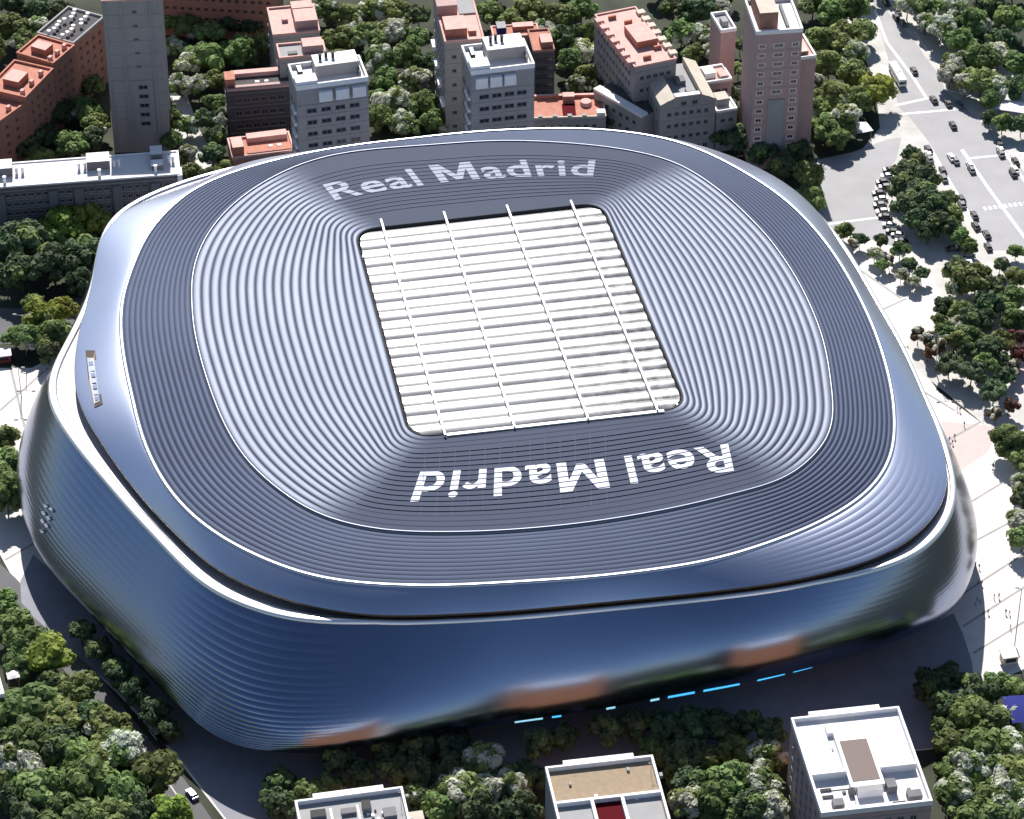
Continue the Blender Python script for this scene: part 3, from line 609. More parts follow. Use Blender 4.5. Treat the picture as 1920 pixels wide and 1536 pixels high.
trees('in the middle of the bottom left grove', 'bottom left grove, middle part', [(202,1362,34,'g'),(165,1345,26,'d'),(228,1402,32,'p'),(60,1385,40,'g'),(112,1400,34,'d'),(30,1440,36,'p'),(140,1420,34,'g'),(185,1418,26,'g'),(8,1400,28,'d')])
trees('in the lowest part of the bottom left grove', 'bottom left grove, lowest part', [(288,1450,38,'g'),(160,1468,40,'g'),(228,1485,34,'g'),(90,1482,42,'g'),(200,1528,36,'g'),(118,1532,40,'g'),(315,1530,32,'y'),(55,1535,34,'d'),(265,1522,30,'d'),(30,1500,30,'d')])
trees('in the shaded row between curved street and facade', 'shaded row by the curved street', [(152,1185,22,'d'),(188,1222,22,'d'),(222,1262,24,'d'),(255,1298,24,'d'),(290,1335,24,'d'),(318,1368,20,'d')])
trees('below the long white roofed block at left', 'trees left of the stadium', [(118,425,38,'y'),(165,412,36,'y'),(92,455,28,'g'),(195,425,26,'y'),(50,450,42,'d'),(100,495,42,'d'),(152,480,36,'d'),(12,460,36,'d'),(40,510,38,'d'),(150,530,28,'d'),(12,520,30,'d'),(175,462,24,'d')])
trees('between the left street and the stadium', 'trees by the left street', [(75,592,33,'y'),(118,585,27,'y'),(102,625,30,'g'),(62,632,24,'g'),(128,628,22,'d'),(28,628,20,'g'),(90,660,22,'d'),(60,568,20,'g')])
trees('beside the plaza at the left edge', 'trees at the left plaza edge', [(5,820,24,'g'),(15,872,32,'g'),(12,925,36,'g'),(-10,890,24,'d')])

trees('squeezed left of the brick tower', 'trees left of the brick tower', [(1388,85,18,'d'),(1384,130,18,'g'),(1382,175,18,'d'),(1384,215,18,'g'),(1392,240,16,'d')])
trees('filling gaps in the garden by the plaza', 'garden infill trees', [(1770,575,20,'d'),(1800,580,22,'g'),(1822,600,22,'d'),(1795,610,18,'p'),(1880,640,22,'g'),(1905,520,20,'g'),(1762,598,14,'g')])
trees('along the very top edge', 'trees along the top edge', [(225,-30,30,'d'),(620,-20,30,'g'),(680,-22,30,'d'),(740,-20,30,'g'),(930,-20,30,'d'),(990,-24,30,'g'),(1060,-20,30,'g'),(1290,-22,30,'d'),(1240,-25,26,'g'),(40,-25,34,'d'),(110,-22,30,'d'),(1660,-30,22,'g'),(1840,-25,30,'d'),(1900,-25,30,'g')])

# ------------------------------------------------------------------ buildings
WIN = {}
def window_mesh(wd, ht, sill=True, glass='glassd', frame='greyl'):
    k = (round(wd, 1), round(ht, 1), sill, glass, frame)
    if k not in WIN:
        b = MB(); t = .45 if frame == 'pinkw' else .14
        b.box(-wd/2, wd/2, -.10, .02, -ht/2, -ht/2+t, 0); b.box(-wd/2, wd/2, -.10, .02, ht/2-t, ht/2, 0)
        b.box(-wd/2, -wd/2+t, -.10, .02, -ht/2+t, ht/2-t, 0); b.box(wd/2-t, wd/2, -.10, .02, -ht/2+t, ht/2-t, 0)
        b.box(-.05, .05, -.08, .02, -ht/2+t, ht/2-t, 0)
        b.quad((-wd/2+t, -.03, -ht/2+t), (wd/2-t, -.03, -ht/2+t), (wd/2-t, -.03, ht/2-t), (-wd/2+t, -.03, ht/2-t), 1)
        if sill: b.box(-wd/2-.15, wd/2+.15, -.28, .0, -ht/2-.14, -ht/2, 0)
        WIN[k] = b.make('window', [M[frame], M[glass]])
    return WIN[k]
def building(name, label, fl, fr, depth, h, wall, roof, cat='building', base=0.0, parapet=1.0, pmat=None, rows=0, cols=0, srows=0, scols=0, ww=1.6, wh=1.5, frame='greyl', glass='glassd',
             boxes=(), side='left', group=None, rear=None, marg=.10, zt=.93, zb=.06, floors=True):
    """fl, fr: photo pixels of the roof's front corners at height h; depth metres away from the camera"""
    a = at(*fl, h); c = at(*fr, h); d = c-a; wdt = d.length; rz = math.atan2(d.y, d.x)
    root = empty(name, (a.x, a.y, 0), rz); tag(root, label, cat, group)
    b = MB(); b.box(0, wdt, 0, depth, 0, h, 0, bottom=False)
    me = b.make('wall', [M[wall], M[rear or wall]])
    me.polygons[2].material_index = 1
    link('wall', me, root)
    b = MB(); b.box(.25, wdt-.25, .25, depth-.25, h, h+.12, 0, bottom=False); b.link('roof', M[roof], root)
    if parapet:
        b = MB(); t = .45; o = .12; z1 = h+parapet; pm = M[pmat or wall]
        b.box(-o, wdt+o, -o, t, h-.05, z1, 0); b.box(-o, wdt+o, depth-t, depth+o, h-.05, z1, 0)
        b.box(-o, t, t, depth-t, h-.05, z1, 0); b.box(wdt-t, wdt+o, t, depth-t, h-.05, z1, 0)
        b.link('parapet', pm, root)
    if rows and cols:
        wm = window_mesh(ww, wh, True, glass, frame)
        for i in range(rows):
            z = h*zb+(h*(zt-zb))*(i+.5)/rows
            for j in range(cols):
                x = wdt*marg+wdt*(1-2*marg)*(j+.5)/cols
                link('window', wm, root, (x, -.03, z))
        if floors:
            for i in range(rows+1):
                z = h*zb+(h*(zt-zb))*i/rows; b = MB(); b.box(0.02, wdt-.02, -.16, .05, z-.12, z+.12); b.link('floor_band', M[frame], root)
    if srows and scols:
        wm = window_mesh(ww, wh, True, glass, frame)
        for i in range(srows):
            z = h*zb+(h*(zt-zb))*(i+.5)/srows
            for j in range(scols):
                y = depth*(.08+.84*(j+.5)/scols)
                if side == 'left': link('window', wm, root, (-.03, y, z), -math.pi/2)
                else: link('window', wm, root, (wdt+.03, y, z), math.pi/2)
    for (nm, u0, u1, v0, v1, z0, z1, m, mt) in boxes:
        b = MB(); b.box(wdt*u0, wdt*u1, depth*v0, depth*v1, h+z0, h+z1, 0, 1); b.link(nm, [M[m], M[mt or m]], root)
    return root, wdt, depth, h
def pipe(root, x, y, z, hh, r=.3, m='white'):
    b = MB(); b.tube((x,y,z), (x,y,z+hh), r, r, 8); b.tube((x,y,z+hh), (x,y,z+hh+.25), r*1.4, r*1.4, 8); b.link('vent_pipe', M[m], root)
# grey tower
g_, W_, D_, H_ = building('tower_block', 'tall plain grey tower with a pale window strip at the top left', (190,4), (299,0), 20, 56, 'greyt', 'pink', parapet=.6, pmat='pink', rows=0)
b = MB(); b.box(W_*.42, W_*.78, -.25, .02, 7, 27); b.link('facade_panel', M['greyl'], g_)
for i in range(5): link('window', window_mesh(3.0, 1.5, True), g_, (W_*.60, -.30, 11+i*3.4))
for i in range(5): link('window', window_mesh(1.6, 1.0, False, frame='greyt'), g_, (W_*.55, -.03, 32+i*5.0))
for u in (.02, .30, .80): b = MB(); b.box(W_*u, W_*u+.7, -.3, .02, 1, 55.5); b.link('pilaster', M['greyl' if u == .02 else 'greyt'], g_)
for i in range(11): b = MB(); b.box(.02, W_-.02, -.12, .02, 3+i*4.8, 3.18+i*4.8); b.link('floor_band', M['greyt'], g_)
# terracotta block on the left: stepped roofs along a diagonal wall
for i, (fl, fr, dp, hh, lab, wl, rf) in enumerate([((-45,262),(48,196),14,22,'long brick block, its nearest step with terracotta roof at the left edge','brick','terr'),
        ((48,186),(100,132),14,24,'brick block step with pink terracotta roof, middle of the diagonal row','brick','terr'),
        ((100,122),(140,88),14,25,'brick block step with terracotta roof just below the vent-covered roof','brick','terr'),
        ((138,84),(196,34),14,24,'brick block with grey roof covered in small white vents by the grey tower','brick','darkroof')]):
    g_, W_, D_, H_ = building('terraced_block', lab, fl, fr, dp, hh, wl, rf, parapet=.8, pmat='terr' if i < 3 else 'greyl', rows=6, cols=4 if i != 2 else 3, ww=1.4, wh=1.2, frame='brick', group='stepped brick row at the top left', floors=False,
        boxes=[('stair_housing', .25, .6, .35, .75, .1, 2.4, 'terr', 'pink')] if i < 3 else ())
    if i == 3:
        for k in range(16): pipe(g_, W_*(.08+.115*(k % 8)), D_*(.3+.38*(k//8))+random.uniform(-1, 1), H_, 1.5, .5)
    else:
        for k in range(3): b = MB(); x = W_*(.08+.33*k); b.box(x, x+1.4, D_*.12, D_*.2, H_+.1, H_+1.7); b.link('chimney', M['pink'], g_)
# long white roofed slab
g_, W_, D_, H_ = building('slab_block', 'long low slab with white flat roof left of the stadium', (-40,356), (338,328), 13, 19, 'slabw', 'whiteroof', parapet=.5, pmat='white', rows=5, cols=26, ww=1.6, wh=1.4, marg=.01, frame='greyw', floors=True,
    boxes=[('stair_housing', .05, .17, .45, .85, .1, 3.2, 'hvac', 'whiteroof'), ('stair_housing', .54, .655, .45, .85, .1, 3.2, 'hvac', 'whiteroof'), ('plant_box', .86, .92, .25, .5, .1, 2.0, 'hvac', 'white'), ('stair_housing', .86, .92, .6, .98, .1, 3.0, 'hvac', 'whiteroof'),
           ('end_wing', .985, 1.01, -.05, .3, -6, .3, 'white', 'white')])
for u in (.19, .22, .50, .53, .675, .70, .95, .97, .13, .60, .88, .03): pipe(g_, W_*u, D_*(.55 if u not in (.13, .60, .88) else .2), H_, 2.2, .45)
for u in (.08, .34, .47, .66, .85): b = MB(); b.box(W_*u, W_*(u+.045), -.9, .0, 1, 17); b.link('balcony_stack', M['hvac'], g_)
# brown brick slab at the very top
g_, W_, D_, H_ = building('brick_slab', 'wide dark brick slab rising out of the top edge', (296,-60), (512,-48), 16, 26, 'brick', 'terr', rows=6, cols=14, ww=1.5, wh=1.3, frame='brick', marg=.02, floors=True)
# pink roof flats at top
building('narrow_flats', 'narrow flats with pink tiled roof at the top centre left', (512,68), (600,60), 17, 22, 'greyw', 'pink', parapet=.7, pmat='pink', rows=5, cols=5, srows=5, scols=5,
    boxes=[('roof_house', .5, .98, .15, .6, .1, 3.2, 'brickm', 'pink'), ('roof_house', .5, .95, .72, .98, .1, 2.4, 'brickm', 'pink'), ('chimney', .25, .38, .45, .55, .1, 1.2, 'brickm', 'pink')])
building('narrow_flats', 'narrow flats with grey terrace roof between pink roof and white tower', (524,112), (612,104), 8.5, 24, 'greyl', 'greyl', parapet=.8, pmat='pink', rows=5, cols=4, srows=5, scols=3,
    boxes=[('roof_house', .52, .95, .2, .8, .1, 3.0, 'brickm', 'pink'), ('skylight', .2, .4, .2, .4, .1, .8, 'hvac', 'hvac')])
# white tower 1 and 2
def white_tower(lab, fl, fr, dp, hh, tanw):
    g_, W_, D_, H_ = building('white_tower', lab, fl, fr, dp, hh, 'greyw', 'whiteroof', parapet=1.6, pmat='white', rows=8, cols=4, srows=8, scols=2, ww=3.2, wh=1.6, frame='greyw', zt=.86, group='white roofed towers behind the stadium',
        boxes=[('roof_house', .32, .93, .42, .95, .1, 4.2, 'greyw', 'whiteroof'), ('roof_step', .0, .30, .02, .35, .1, 2.6, 'white', 'white'), ('duct', .1, .16, .6, .9, .1, 1.6, 'black', 'white')])
    for k in range(3): b = MB(); u = .30+.235*k if tanw == 0 else .06+.225*k; b.box(W_*u, W_*(u+.185), -1.6, -.02, H_-4.4, H_-.9); b.link('terrace_awning', M['white'], g_)
    for k in range(3): pipe(g_, W_*(.42+.09*k), D_*(.72+.06*(k % 2)), H_+4.2, 1.6, .45, 'black')
    b = MB(); b.box(W_*.90, W_*.93, D_*.2, D_*.8, H_+.1, H_+2.2); b.link('duct', M['hvac'], g_)
    for k in range(8): b = MB(); z = 3+k*H_*.1; b.box(-.9, -.02, D_*.1, D_*.45, z, z+1.0); b.link('side_balcony', M['white'], g_)
    return g_
white_tower('white roofed grey tower nearer the left, with three awnings under its roof edge', (556,170), (690,152), 13, 42, 0)
white_tower('white roofed grey tower right of centre with three bright awnings', (884,141), (1002,127), 15, 44, 1)
# low dark block and its terracotta neighbours
building('dark_clad_block', 'dark clad low block with terracotta roof terrace left of the white tower', (426,172), (546,162), 10, 17, 'navy', 'darkroof', parapet=.8, pmat='brickm', rows=3, cols=6, srows=3, scols=2, ww=2.2, wh=1.7, frame='hvac',
    boxes=[('roof_strip', .1, .85, .75, .98, .1, 1.6, 'pink', 'pink'), ('roof_house', -.02, .14, .2, .7, .1, 3.2, 'terr', 'terr'), ('skylight', .45, .52, .3, .4, .1, .8, 'white', 'white'), ('skylight', .6, .66, .3, .4, .1, .8, 'white', 'white'), ('roof_ridge', .12, .98, .02, .15, .1, 1.2, 'brickm', 'brickm')])
building('terracotta_block', 'small terracotta roofed block below the dark clad one', (436,298), (552,284), 11, 9, 'brick', 'terr', parapet=.7, pmat='pink', rows=2, cols=6,
    boxes=[('roof_strip', .3, .95, .7, .98, .1, 1.8, 'pink', 'pink'), ('roof_house', .02, .2, .1, .65, .1, 3.4, 'terr', 'pink'), ('skylight', .62, .68, .3, .4, .1, .8, 'white', 'white'), ('skylight', .76, .82, .3, .4, .1, .8, 'white', 'white'), ('roof_ridge', .25, .98, .05, .2, .1, 1.0, 'pink', 'terr')])
# tall pink roofed slab behind tower 2
g_, W_, D_, H_ = building('pink_roof_slab', 'pink roofed slab running back behind the second white tower', (834,82), (908,76), 27, 36, 'greyt', 'pink', parapet=.9, pmat='pink', rows=6, cols=3, srows=8, scols=6, ww=1.5, wh=1.4,
    boxes=[('roof_house', .05, .6, .1, .4, .1, 3.4, 'terr', 'pink'), ('roof_house', -.02, .5, .6, .95, .1, 4.0, 'brickm', 'brickm'), ('terrace', .55, .98, .6, .95, .1, .6, 'greyl', 'greyl'), ('chimney', .65, .85, .15, .22, .1, 1.4, 'terr', 'pink')])
for k in range(4): b = MB(); b.box(-1.3, -.02, D_*(.02+.25*k), D_*(.2+.25*k), 12+k*3, 13.1+k*3); b.link('side_balcony', M['white'], g_)
building('dark_glass_block', 'dark blue-glazed block squeezed right of the second white tower', (1000,98), (1040,95), 13, 22, 'navy', 'terr', parapet=.7, pmat='brick', rows=6, cols=3, ww=1.8, wh=1.6, frame='navy',
    boxes=[('roof_house', .4, .95, .1, .5, .1, 2.6, 'brick', 'pink')])
building('terracotta_house', 'row of small terracotta roofs behind the second white tower', (925,72), (1012,66), 7, 17, 'brick', 'terr', parapet=.5, pmat='pink', rows=3, cols=6,
    boxes=[('roof_house', .1, .3, .3, .9, .1, 2.4, 'tarp', 'greyl'), ('roof_house', .45, .9, .5, .9, .1, 1.6, 'terr', 'pink')])
g_, W_, D_, H_ = building('terracotta_house', 'low terracotta roofed house touching the stadium’s far rim', (998,224), (1136,220), 13, 11, 'greyw', 'terr', parapet=.6, pmat='beige', rows=2, cols=7, ww=1.4,
    boxes=[('light_well', .42, .60, .05, .62, .1, .35, 'brick', 'maroon'), ('roof_house', .44, .60, .7, .9, .1, 2.4, 'brick', 'pink'), ('roof_house', .88, .99, .02, .2, .1, 1.6, 'white', 'white'), ('roof_ledge', .02, .98, .9, .98, .1, 1.2, 'terr', 'pink')])
for k in range(4): b = MB(); b.box(W_*(.08+.2*k), W_*(.08+.2*k)+1.4, -.1, 1.2, H_-1.6, H_+1.0); b.link('dormer', M['greyl'], g_)
b = MB(); b.tube((W_*.75, D_*.6, H_+.1), (W_*.75, D_*.6, H_+1.4), 2.0, 1.7, 14); b.link('roof_drum', M['pink'], g_)
# long pink roof block
g_, W_, D_, H_ = building('long_pink_block', 'long pink tiled roof block receding at the top right of centre', (1190,128), (1268,112), 34, 27, 'greyt', 'pink', parapet=.6, pmat='pink', rows=5, cols=5, srows=6, scols=11, ww=1.5, wh=1.4,
    boxes=[('roof_house', .35, .85, .30, .62, .1, 2.6, 'terr', 'pink')])
for k in range(7):
    b = MB(); v = .06+.13*k; b.box(-1.4, 1.2, D_*v, D_*(v+.07), H_-1.2, H_+1.1, 0); b.link('dormer', M['pink'], g_)
    b = MB(); b.box(W_-1.2, W_+1.4, D_*v, D_*(v+.07), H_-1.2, H_+1.1, 0); b.link('dormer', M['beige'], g_)
    b = MB(); x = W_*random.uniform(.08, .75); b.box(x, x+2.6, D_*v+1.2, D_*v+1.9, H_+.1, H_+1.3); b.link('chimney', M['terr'], g_)
# beige gabled block
g_, W_, D_, H_ = building('gabled_block', 'grey block with beige sloped roof and arched gable beside the stadium', (1238,200), (1342,186), 23, 20, 'greyt', 'greyl', parapet=0, rows=4, cols=6, srows=4, scols=6, ww=1.5,
    boxes=[('plant_box', .45, .62, .45, .6, .1, 1.6, 'hvac', 'hvac'), ('plant_box', .3, .75, .08, .16, .1, 1.6, 'greyl', 'white'), ('plant_box', .55, .7, .2, .3, .1, 1.2, 'hvac', 'greyl')])
b = MB(); n0 = 8
for k in range(n0+1):
    t = k/n0; b.v += [(W_*(.0+1.0*t), -.15, H_), (W_*t, -.15, H_+2.6*math.sin(math.pi*t)**.5+.01)]
for k in range(n0): b.f.append((2*k, 2*k+2, 2*k+3, 2*k+1)); b.m.append(0)
b.link('gable', M['greyt'], g_)
for u in (.42, .62): link('window', window_mesh(1.8, 1.6, True), g_, (W_*u, -.2, H_+.2))
for x0, x1, flip in ((0, W_*.26, 0), (W_*.76, W_, 1)):
    b = MB(); lo, hi = (x1, x0) if not flip else (x0, x1)
    b.quad((x0, .0, H_+(.3 if not flip else 2.4)), (x1, .0, H_+(2.4 if not flip else .3)), (x1, D_, H_+(2.4 if not flip else .3)), (x0, D_, H_+(.3 if not flip else 2.4)))
    b.quad((x1 if not flip else x0, 0, H_), (x1 if not flip else x0, D_, H_), (x1 if not flip else x0, D_, H_+2.4), (x1 if not flip else x0, 0, H_+2.4))
    b.link('roof_slope', M['beige'], g_)
g_, W_, D_, H_ = building('side_wing', 'low dark wing with pale ledge roof left of the gabled block', (1203,222), (1236,205), 22, 14, 'greyt', 'darkroof', parapet=0, srows=3, scols=6, boxes=[('ledge', -.02, .35, 0, 1, .12, 1.0, 'white', 'white')])
building('pale_terrace_block', 'small block with white terraces between gabled block and brick tower', (1344,212), (1382,206), 9, 15, 'greyw', 'white', parapet=.8, pmat='white', rows=3, cols=2, boxes=[('roof_house', .15, .75, .3, .8, .1, 3.0, 'greyw', 'beige')])
building('brown_terrace_block', 'brown fronted block with jumbled white terraces beside the brick tower', (1322,158), (1372,150), 9, 19, 'brickm', 'pink', parapet=.8, pmat='white', rows=4, cols=3, boxes=[('roof_house', .1, .5, .3, .8, .1, 2.0, 'white', 'white'), ('roof_house', .6, .9, .1, .5, .1, 1.4, 'beige', 'pink')])
# brick tower
g_, W_, D_, H_ = building('brick_tower', 'tall mauve brick tower with three window columns and white roof', (1418,66), (1505,60), 19, 50, 'brickm', 'whiteroof', parapet=1.4, pmat='white', rows=0,
    boxes=[('roof_house', .10, .50, .15, .95, .1, 6.0, 'brick', 'beige'), ('roof_duct', .68, .74, .1, .8, .1, 1.4, 'hvac', 'hvac')])
for i in range(13):
    z = 5+i*3.4
    for u in (.14, .86): link('window', window_mesh(2.5, 1.9, True, 'glassd', 'pinkw'), g_, (W_*u, -.05, z))
    if i > 6: link('window', window_mesh(3.6, 1.9, True, 'glassd', 'pinkw'), g_, (W_*.5, -.05, z))
    if i % 2: b = MB(); b.box(.02, W_-.02, -.1, .05, z+1.6, z+1.75); b.link('floor_band', M['brickm'], g_)
b = MB(); b.box(W_*.33, W_*.70, -.35, .02, 7, 26); b.link('facade_panel', M['greyl'], g_)
g_, W_, D_, H_ = building('brick_wing', 'lower mauve wing with pointed white roof edge right of the brick tower', (1500,112), (1530,108), 13, 35, 'brickm', 'pink', parapet=1.0, pmat='white', boxes=[('roof_house', .1, .6, .1, .6, .1, 2.0, 'brick', 'beige')])
building('rear_slab', 'grey slab with white parapet behind the left of the brick tower', (1352,62), (1380,58), 11, 27, 'brickm', 'greyl', parapet=1.2, pmat='white', boxes=[('roof_house', .3, .7, .3, .6, .1, 2.0, 'greyl', 'greyl')])

# three roofs along the bottom edge
def stepped_roof(g_, W_, D_, H_, m):
    b = MB(); b.box(W_*.17, W_*.83, D_+.1, D_+1.7, H_-3, H_+1.3); b.link('parapet_step', M[m], g_)
g_, W_, D_, H_ = building('white_roof_block', 'block with bright white roof and central brown skylight at the bottom right', (1540,1532), (1747,1509), 33, 27, 'brickm', 'whiteroof', parapet=1.5, pmat='white', srows=7, scols=6, rows=7, cols=7, ww=1.7, rear='orng', frame='greyl',
    boxes=[('skylight_curb', .33, .64, .22, .80, .1, 1.5, 'white', 'white'), ('skylight_glass', .36, .61, .27, .70, 1.5, 1.58, 'skyl', 'skyl'), ('divider_wall', .02, .33, .36, .385, .1, 2.4, 'white', 'white'), ('divider_wall', .64, .97, .36, .385, .1, 2.4, 'white', 'white'),
           ('plant_box', .28, .40, .80, .90, .1, 1.4, 'white', 'white'), ('air_unit', .06, .16, .24, .265, .1, .5, 'hvac', 'black'), ('air_unit', .06, .16, .17, .195, .1, .5, 'hvac', 'black'), ('air_unit', .12, .22, .04, .11, .1, 2.0, 'hvac', 'hvac'),
           ('air_unit', .64, .73, .15, .24, .1, 2.4, 'hvac', 'hvac'), ('air_unit', .30, .35, .17, .21, .1, 1.6, 'hvac', 'black'), ('air_unit', .80, .93, .05, .12, .1, 1.8, 'hvac', 'hvac'), ('air_unit', .66, .78, .04, .055, .1, .6, 'hvac', 'black'), ('skylight_hood', .37, .60, .14, .20, .1, 2.2, 'white', 'greyl')])
stepped_roof(g_, W_, D_, H_, 'white')
g_, W_, D_, H_ = building('tan_roof_block', 'block with tan gravel roof and dark red centre strip at the bottom', (1064,1618), (1270,1594), 31, 25, 'greyl', 'tan', parapet=1.5, pmat='white', rows=5, cols=7, rear='orng',
    boxes=[('divider_wall', .02, .98, .585, .61, .1, 1.6, 'white', 'white'), ('divider_wall', .33, .36, .03, .585, .1, 1.6, 'white', 'white'), ('divider_wall', .61, .64, .03, .585, .1, 1.6, 'white', 'white'), ('roof_membrane', .36, .61, .03, .585, .12, .2, 'maroon', 'maroon'), ('roof_membrane', .03, .33, .03, .585, .12, .2, 'greyl', 'greyl'), ('roof_membrane', .64, .97, .03, .585, .12, .2, 'greyl', 'greyl')])
stepped_roof(g_, W_, D_, H_, 'white')
g_, W_, D_, H_ = building('grey_roof_block', 'block with cluttered grey roof and white parapet at the bottom left of centre', (586,1678), (792,1650), 30, 24, 'greyl', 'greyl', parapet=1.5, pmat='white', rows=5, cols=7, rear='orng',
    boxes=[('air_unit', .12, .26, .80, .88, .1, 1.2, 'hvac', 'black'), ('air_unit', .40, .54, .80, .86, .1, 1.0, 'hvac', 'hvac'), ('air_unit', .60, .68, .80, .9, .1, 1.6, 'hvac', 'black'), ('air_unit', .78, .90, .70, .80, .1, 1.2, 'hvac', 'hvac'), ('roof_strip', .3, .32, .5, .9, .1, .4, 'white', 'white'), ('roof_strip', .55, .57, .5, .9, .1, .4, 'white', 'white')])
stepped_roof(g_, W_, D_, H_, 'white')
b = MB(); b.box(W_+.1, W_+4.5, D_*.1, D_*.92, 0, H_-5); b.link('side_annex', M['beige'], g_)
# loose rooftop clutter on the near roofs
near = [o for o in COL.objects if o.get('category') == 'building' and o.name.split('.')[0] in ('white_roof_block', 'tan_roof_block', 'grey_roof_block')]
for o in near:
    hh = {'w': 27, 't': 25, 'g': 24}[o.name[0]]
    for k in range(14 if o.name[0] != 't' else 5):
        x = random.uniform(2, 29); y = random.uniform(2, 30) if o.name[0] == 'w' else random.uniform(17, 28); sx = random.uniform(.4, 1.0); sy = random.uniform(.4, 1.3); z = random.uniform(.4, 1.3)
        if o.name[0] == 'w' and (9 < x < 21 or 11.2 < y < 13.2 or y > 13 and random.random() < .7): continue
        b = MB(); b.box(x, x+sx, y, y+sy, hh+.1, hh+z); b.link('roof_vent', M[random.choice(['hvac', 'white', 'greyl', 'black'])], o)
    b = MB(); y = 8.0; b.box(2.5, 9, y, y+.15, hh+.1, hh+.3); b.box(9, 9.15, y-5, y+.15, hh+.1, hh+.3); b.link('roof_pipe', M['hvac'], o)
    b = MB(); b.tube((25, 26, hh), (25, 26, hh+4.5), .06, .04, 6); b.tube((24.2, 26, hh+4.1), (25.8, 26, hh+4.1), .03, .03, 5); b.tube((24.4, 26, hh+3.6), (25.6, 26, hh+3.6), .03, .03, 5); b.link('aerial', M['steel'], o)
building('narrow_white_block', 'sliver of a pale block at the left edge beside the grove', (-60,1318), (8,1304), 20, 12, 'white', 'white', parapet=.8, rows=3, cols=3)
# ------------------------------------------------------------------ vehicles
def car_meshes(c):
    L_, W2 = 4.4, .9
    prof = [(-2.2,.35),(-2.2,.78),(-2.05,.92),(-1.15,.98),(1.75,.98),(2.12,.90),(2.2,.72),(2.2,.35)]
    b = MB(); n = len(prof)
    for y in (-W2, -W2*.9, W2*.9, W2):
        b.v += [(x*(1 if abs(y) < W2 else .985), y, z-(0 if abs(y) < W2 else .08)*(z > .7)) for x, z in prof]
    for k in range(3):
        for i in range(n): j = (i+1) % n; b.f.append((k*n+i, k*n+j, (k+1)*n+j, (k+1)*n+i)); b.m.append(0)
    b.f.append(tuple(range(n-1, -1, -1))); b.m.append(0); b.f.append(tuple(range(3*n, 4*n))); b.m.append(0)
    body = b.make('body', M['car_'+c])
    b = MB(); lo = [(-1.25,-.80),(1.65,-.80),(1.65,.80),(-1.25,.80)]; hi = [(-.62,-.64),(1.10,-.64),(1.10,.64),(-.62,.64)]
    b.v = [(x,y,.97) for x,y in lo]+[(x,y,1.40) for x,y in hi]; b.f = [(0,1,5,4),(1,2,6,5),(2,3,7,6),(3,0,4,7)]; b.m = [0]*4
    cabin = b.make('cabin_glass', M['carglass'])
    b = MB(); b.box(-.66, 1.14, -.67, .67, 1.40, 1.47); roof = b.make('roof', M['car_'+c])
    return body, cabin, roof
b = MB(); b.tube((0,-.11,0), (0,.11,0), .33, .33, 12); WHEEL = b.make('wheel', M['tyre'])
b = MB(); b.box(-.03,.03,-.2,.2,-.07,.07); HL = b.make('headlight', M['lampw']); b = MB(); b.box(-.03,.03,-.2,.2,-.07,.07); TL = b.make('tail_light', M['lampr'])
CM = {c: car_meshes(c) for c in CARC}
def car(label, px, py, head, c, group):
    p = at(px, py, .7); root = empty('car', (p.x, p.y, .10), head); tag(root, label, 'car', group)
    bd, cb, rf = CM[c]; link('body', bd, root); link('cabin', cb, root); link('roof', rf, root)
    for x in (-1.4, 1.4):
        for y in (-.84, .84): link('wheel', WHEEL, root, (x, y, .33))
    for y in (-.6, .6): link('headlight', HL, root, (-2.2, y, .66)); link('tail_light', TL, root, (2.19, y, .70))
def dirpix(pa, pb): a = at(*pa); c = at(*pb); return math.atan2(c.y-a.y, c.x-a.x)
ha = dirpix((1745,280), (1885,520))
TOP = ['topmost', 'second from top', 'third from top', 'fourth from top', 'fifth from top', 'sixth from top', 'seventh from top', 'eighth from top', 'ninth from top', 'tenth from top', 'eleventh from top', 'twelfth from top', 'thirteenth from top', 'fourteenth from top', 'fifteenth from top', 'sixteenth from top']
def carline(where, group, lst, head):
    n = {}
    for px, py, c in lst:
        n[c] = n.get(c, 0)+1
    k = {}
    for px, py, c in sorted(lst, key=lambda q: q[1]):
        k[c] = k.get(c, 0)+1
        car('%s car %s, %s' % (c, where, TOP[k[c]-1] if n[c] > 1 else 'the only one'), px, py, (head(px, py) if callable(head) else head)+random.uniform(-.04, .04), c, group)
carline('parked nose-in along the island’s left side', 'cars parked round the island', [(1668,318,'black'),(1664,330,'white'),(1655,341,'black'),(1660,350,'grey'),(1648,362,'black'),(1652,373,'white'),(1650,384,'grey'),(1655,396,'white'),(1660,406,'black'),(1668,422,'white'),(1674,434,'black'),(1684,440,'white'),(1690,452,'black')],
        lambda x, y: dirpix((1600,370), (1700,362))+(-.35 if y > 400 else 0))
carline('parked in the line at the avenue’s left kerb', 'cars along the avenue kerb', [(1741,280,'black'),(1741,290,'white'),(1743,298,'grey'),(1768,320,'black'),(1770,334,'grey'),(1788,366,'silver'),(1803,373,'black'),(1804,383,'grey'),(1798,402,'black'),(1827,404,'black'),(1830,424,'black'),(1850,440,'black'),(1853,463,'black'),(1885,490,'black'),(1887,507,'black')], ha)
carline('driving on the open avenue', 'cars driving on the avenue', [(1787,235,'black'),(1784,295,'white'),(1792,301,'grey'),(1714,133,'black'),(1751,187,'black'),(1778,194,'black'),(1800,196,'grey'),(1822,318,'grey'),(1819,310,'white')], ha)
carline('stopped at the far right of the crossing', 'cars at the right of the crossing', [(1875,271,'black'),(1876,281,'white'),(1877,288,'grey'),(1904,303,'black'),(1900,325,'black'),(1903,318,'white')], ha)
carline('by the trees high on the avenue', 'cars at the top of the avenue', [(1681,33,'black'),(1693,43,'grey'),(1662,5,'black'),(1683,20,'grey')], ha)
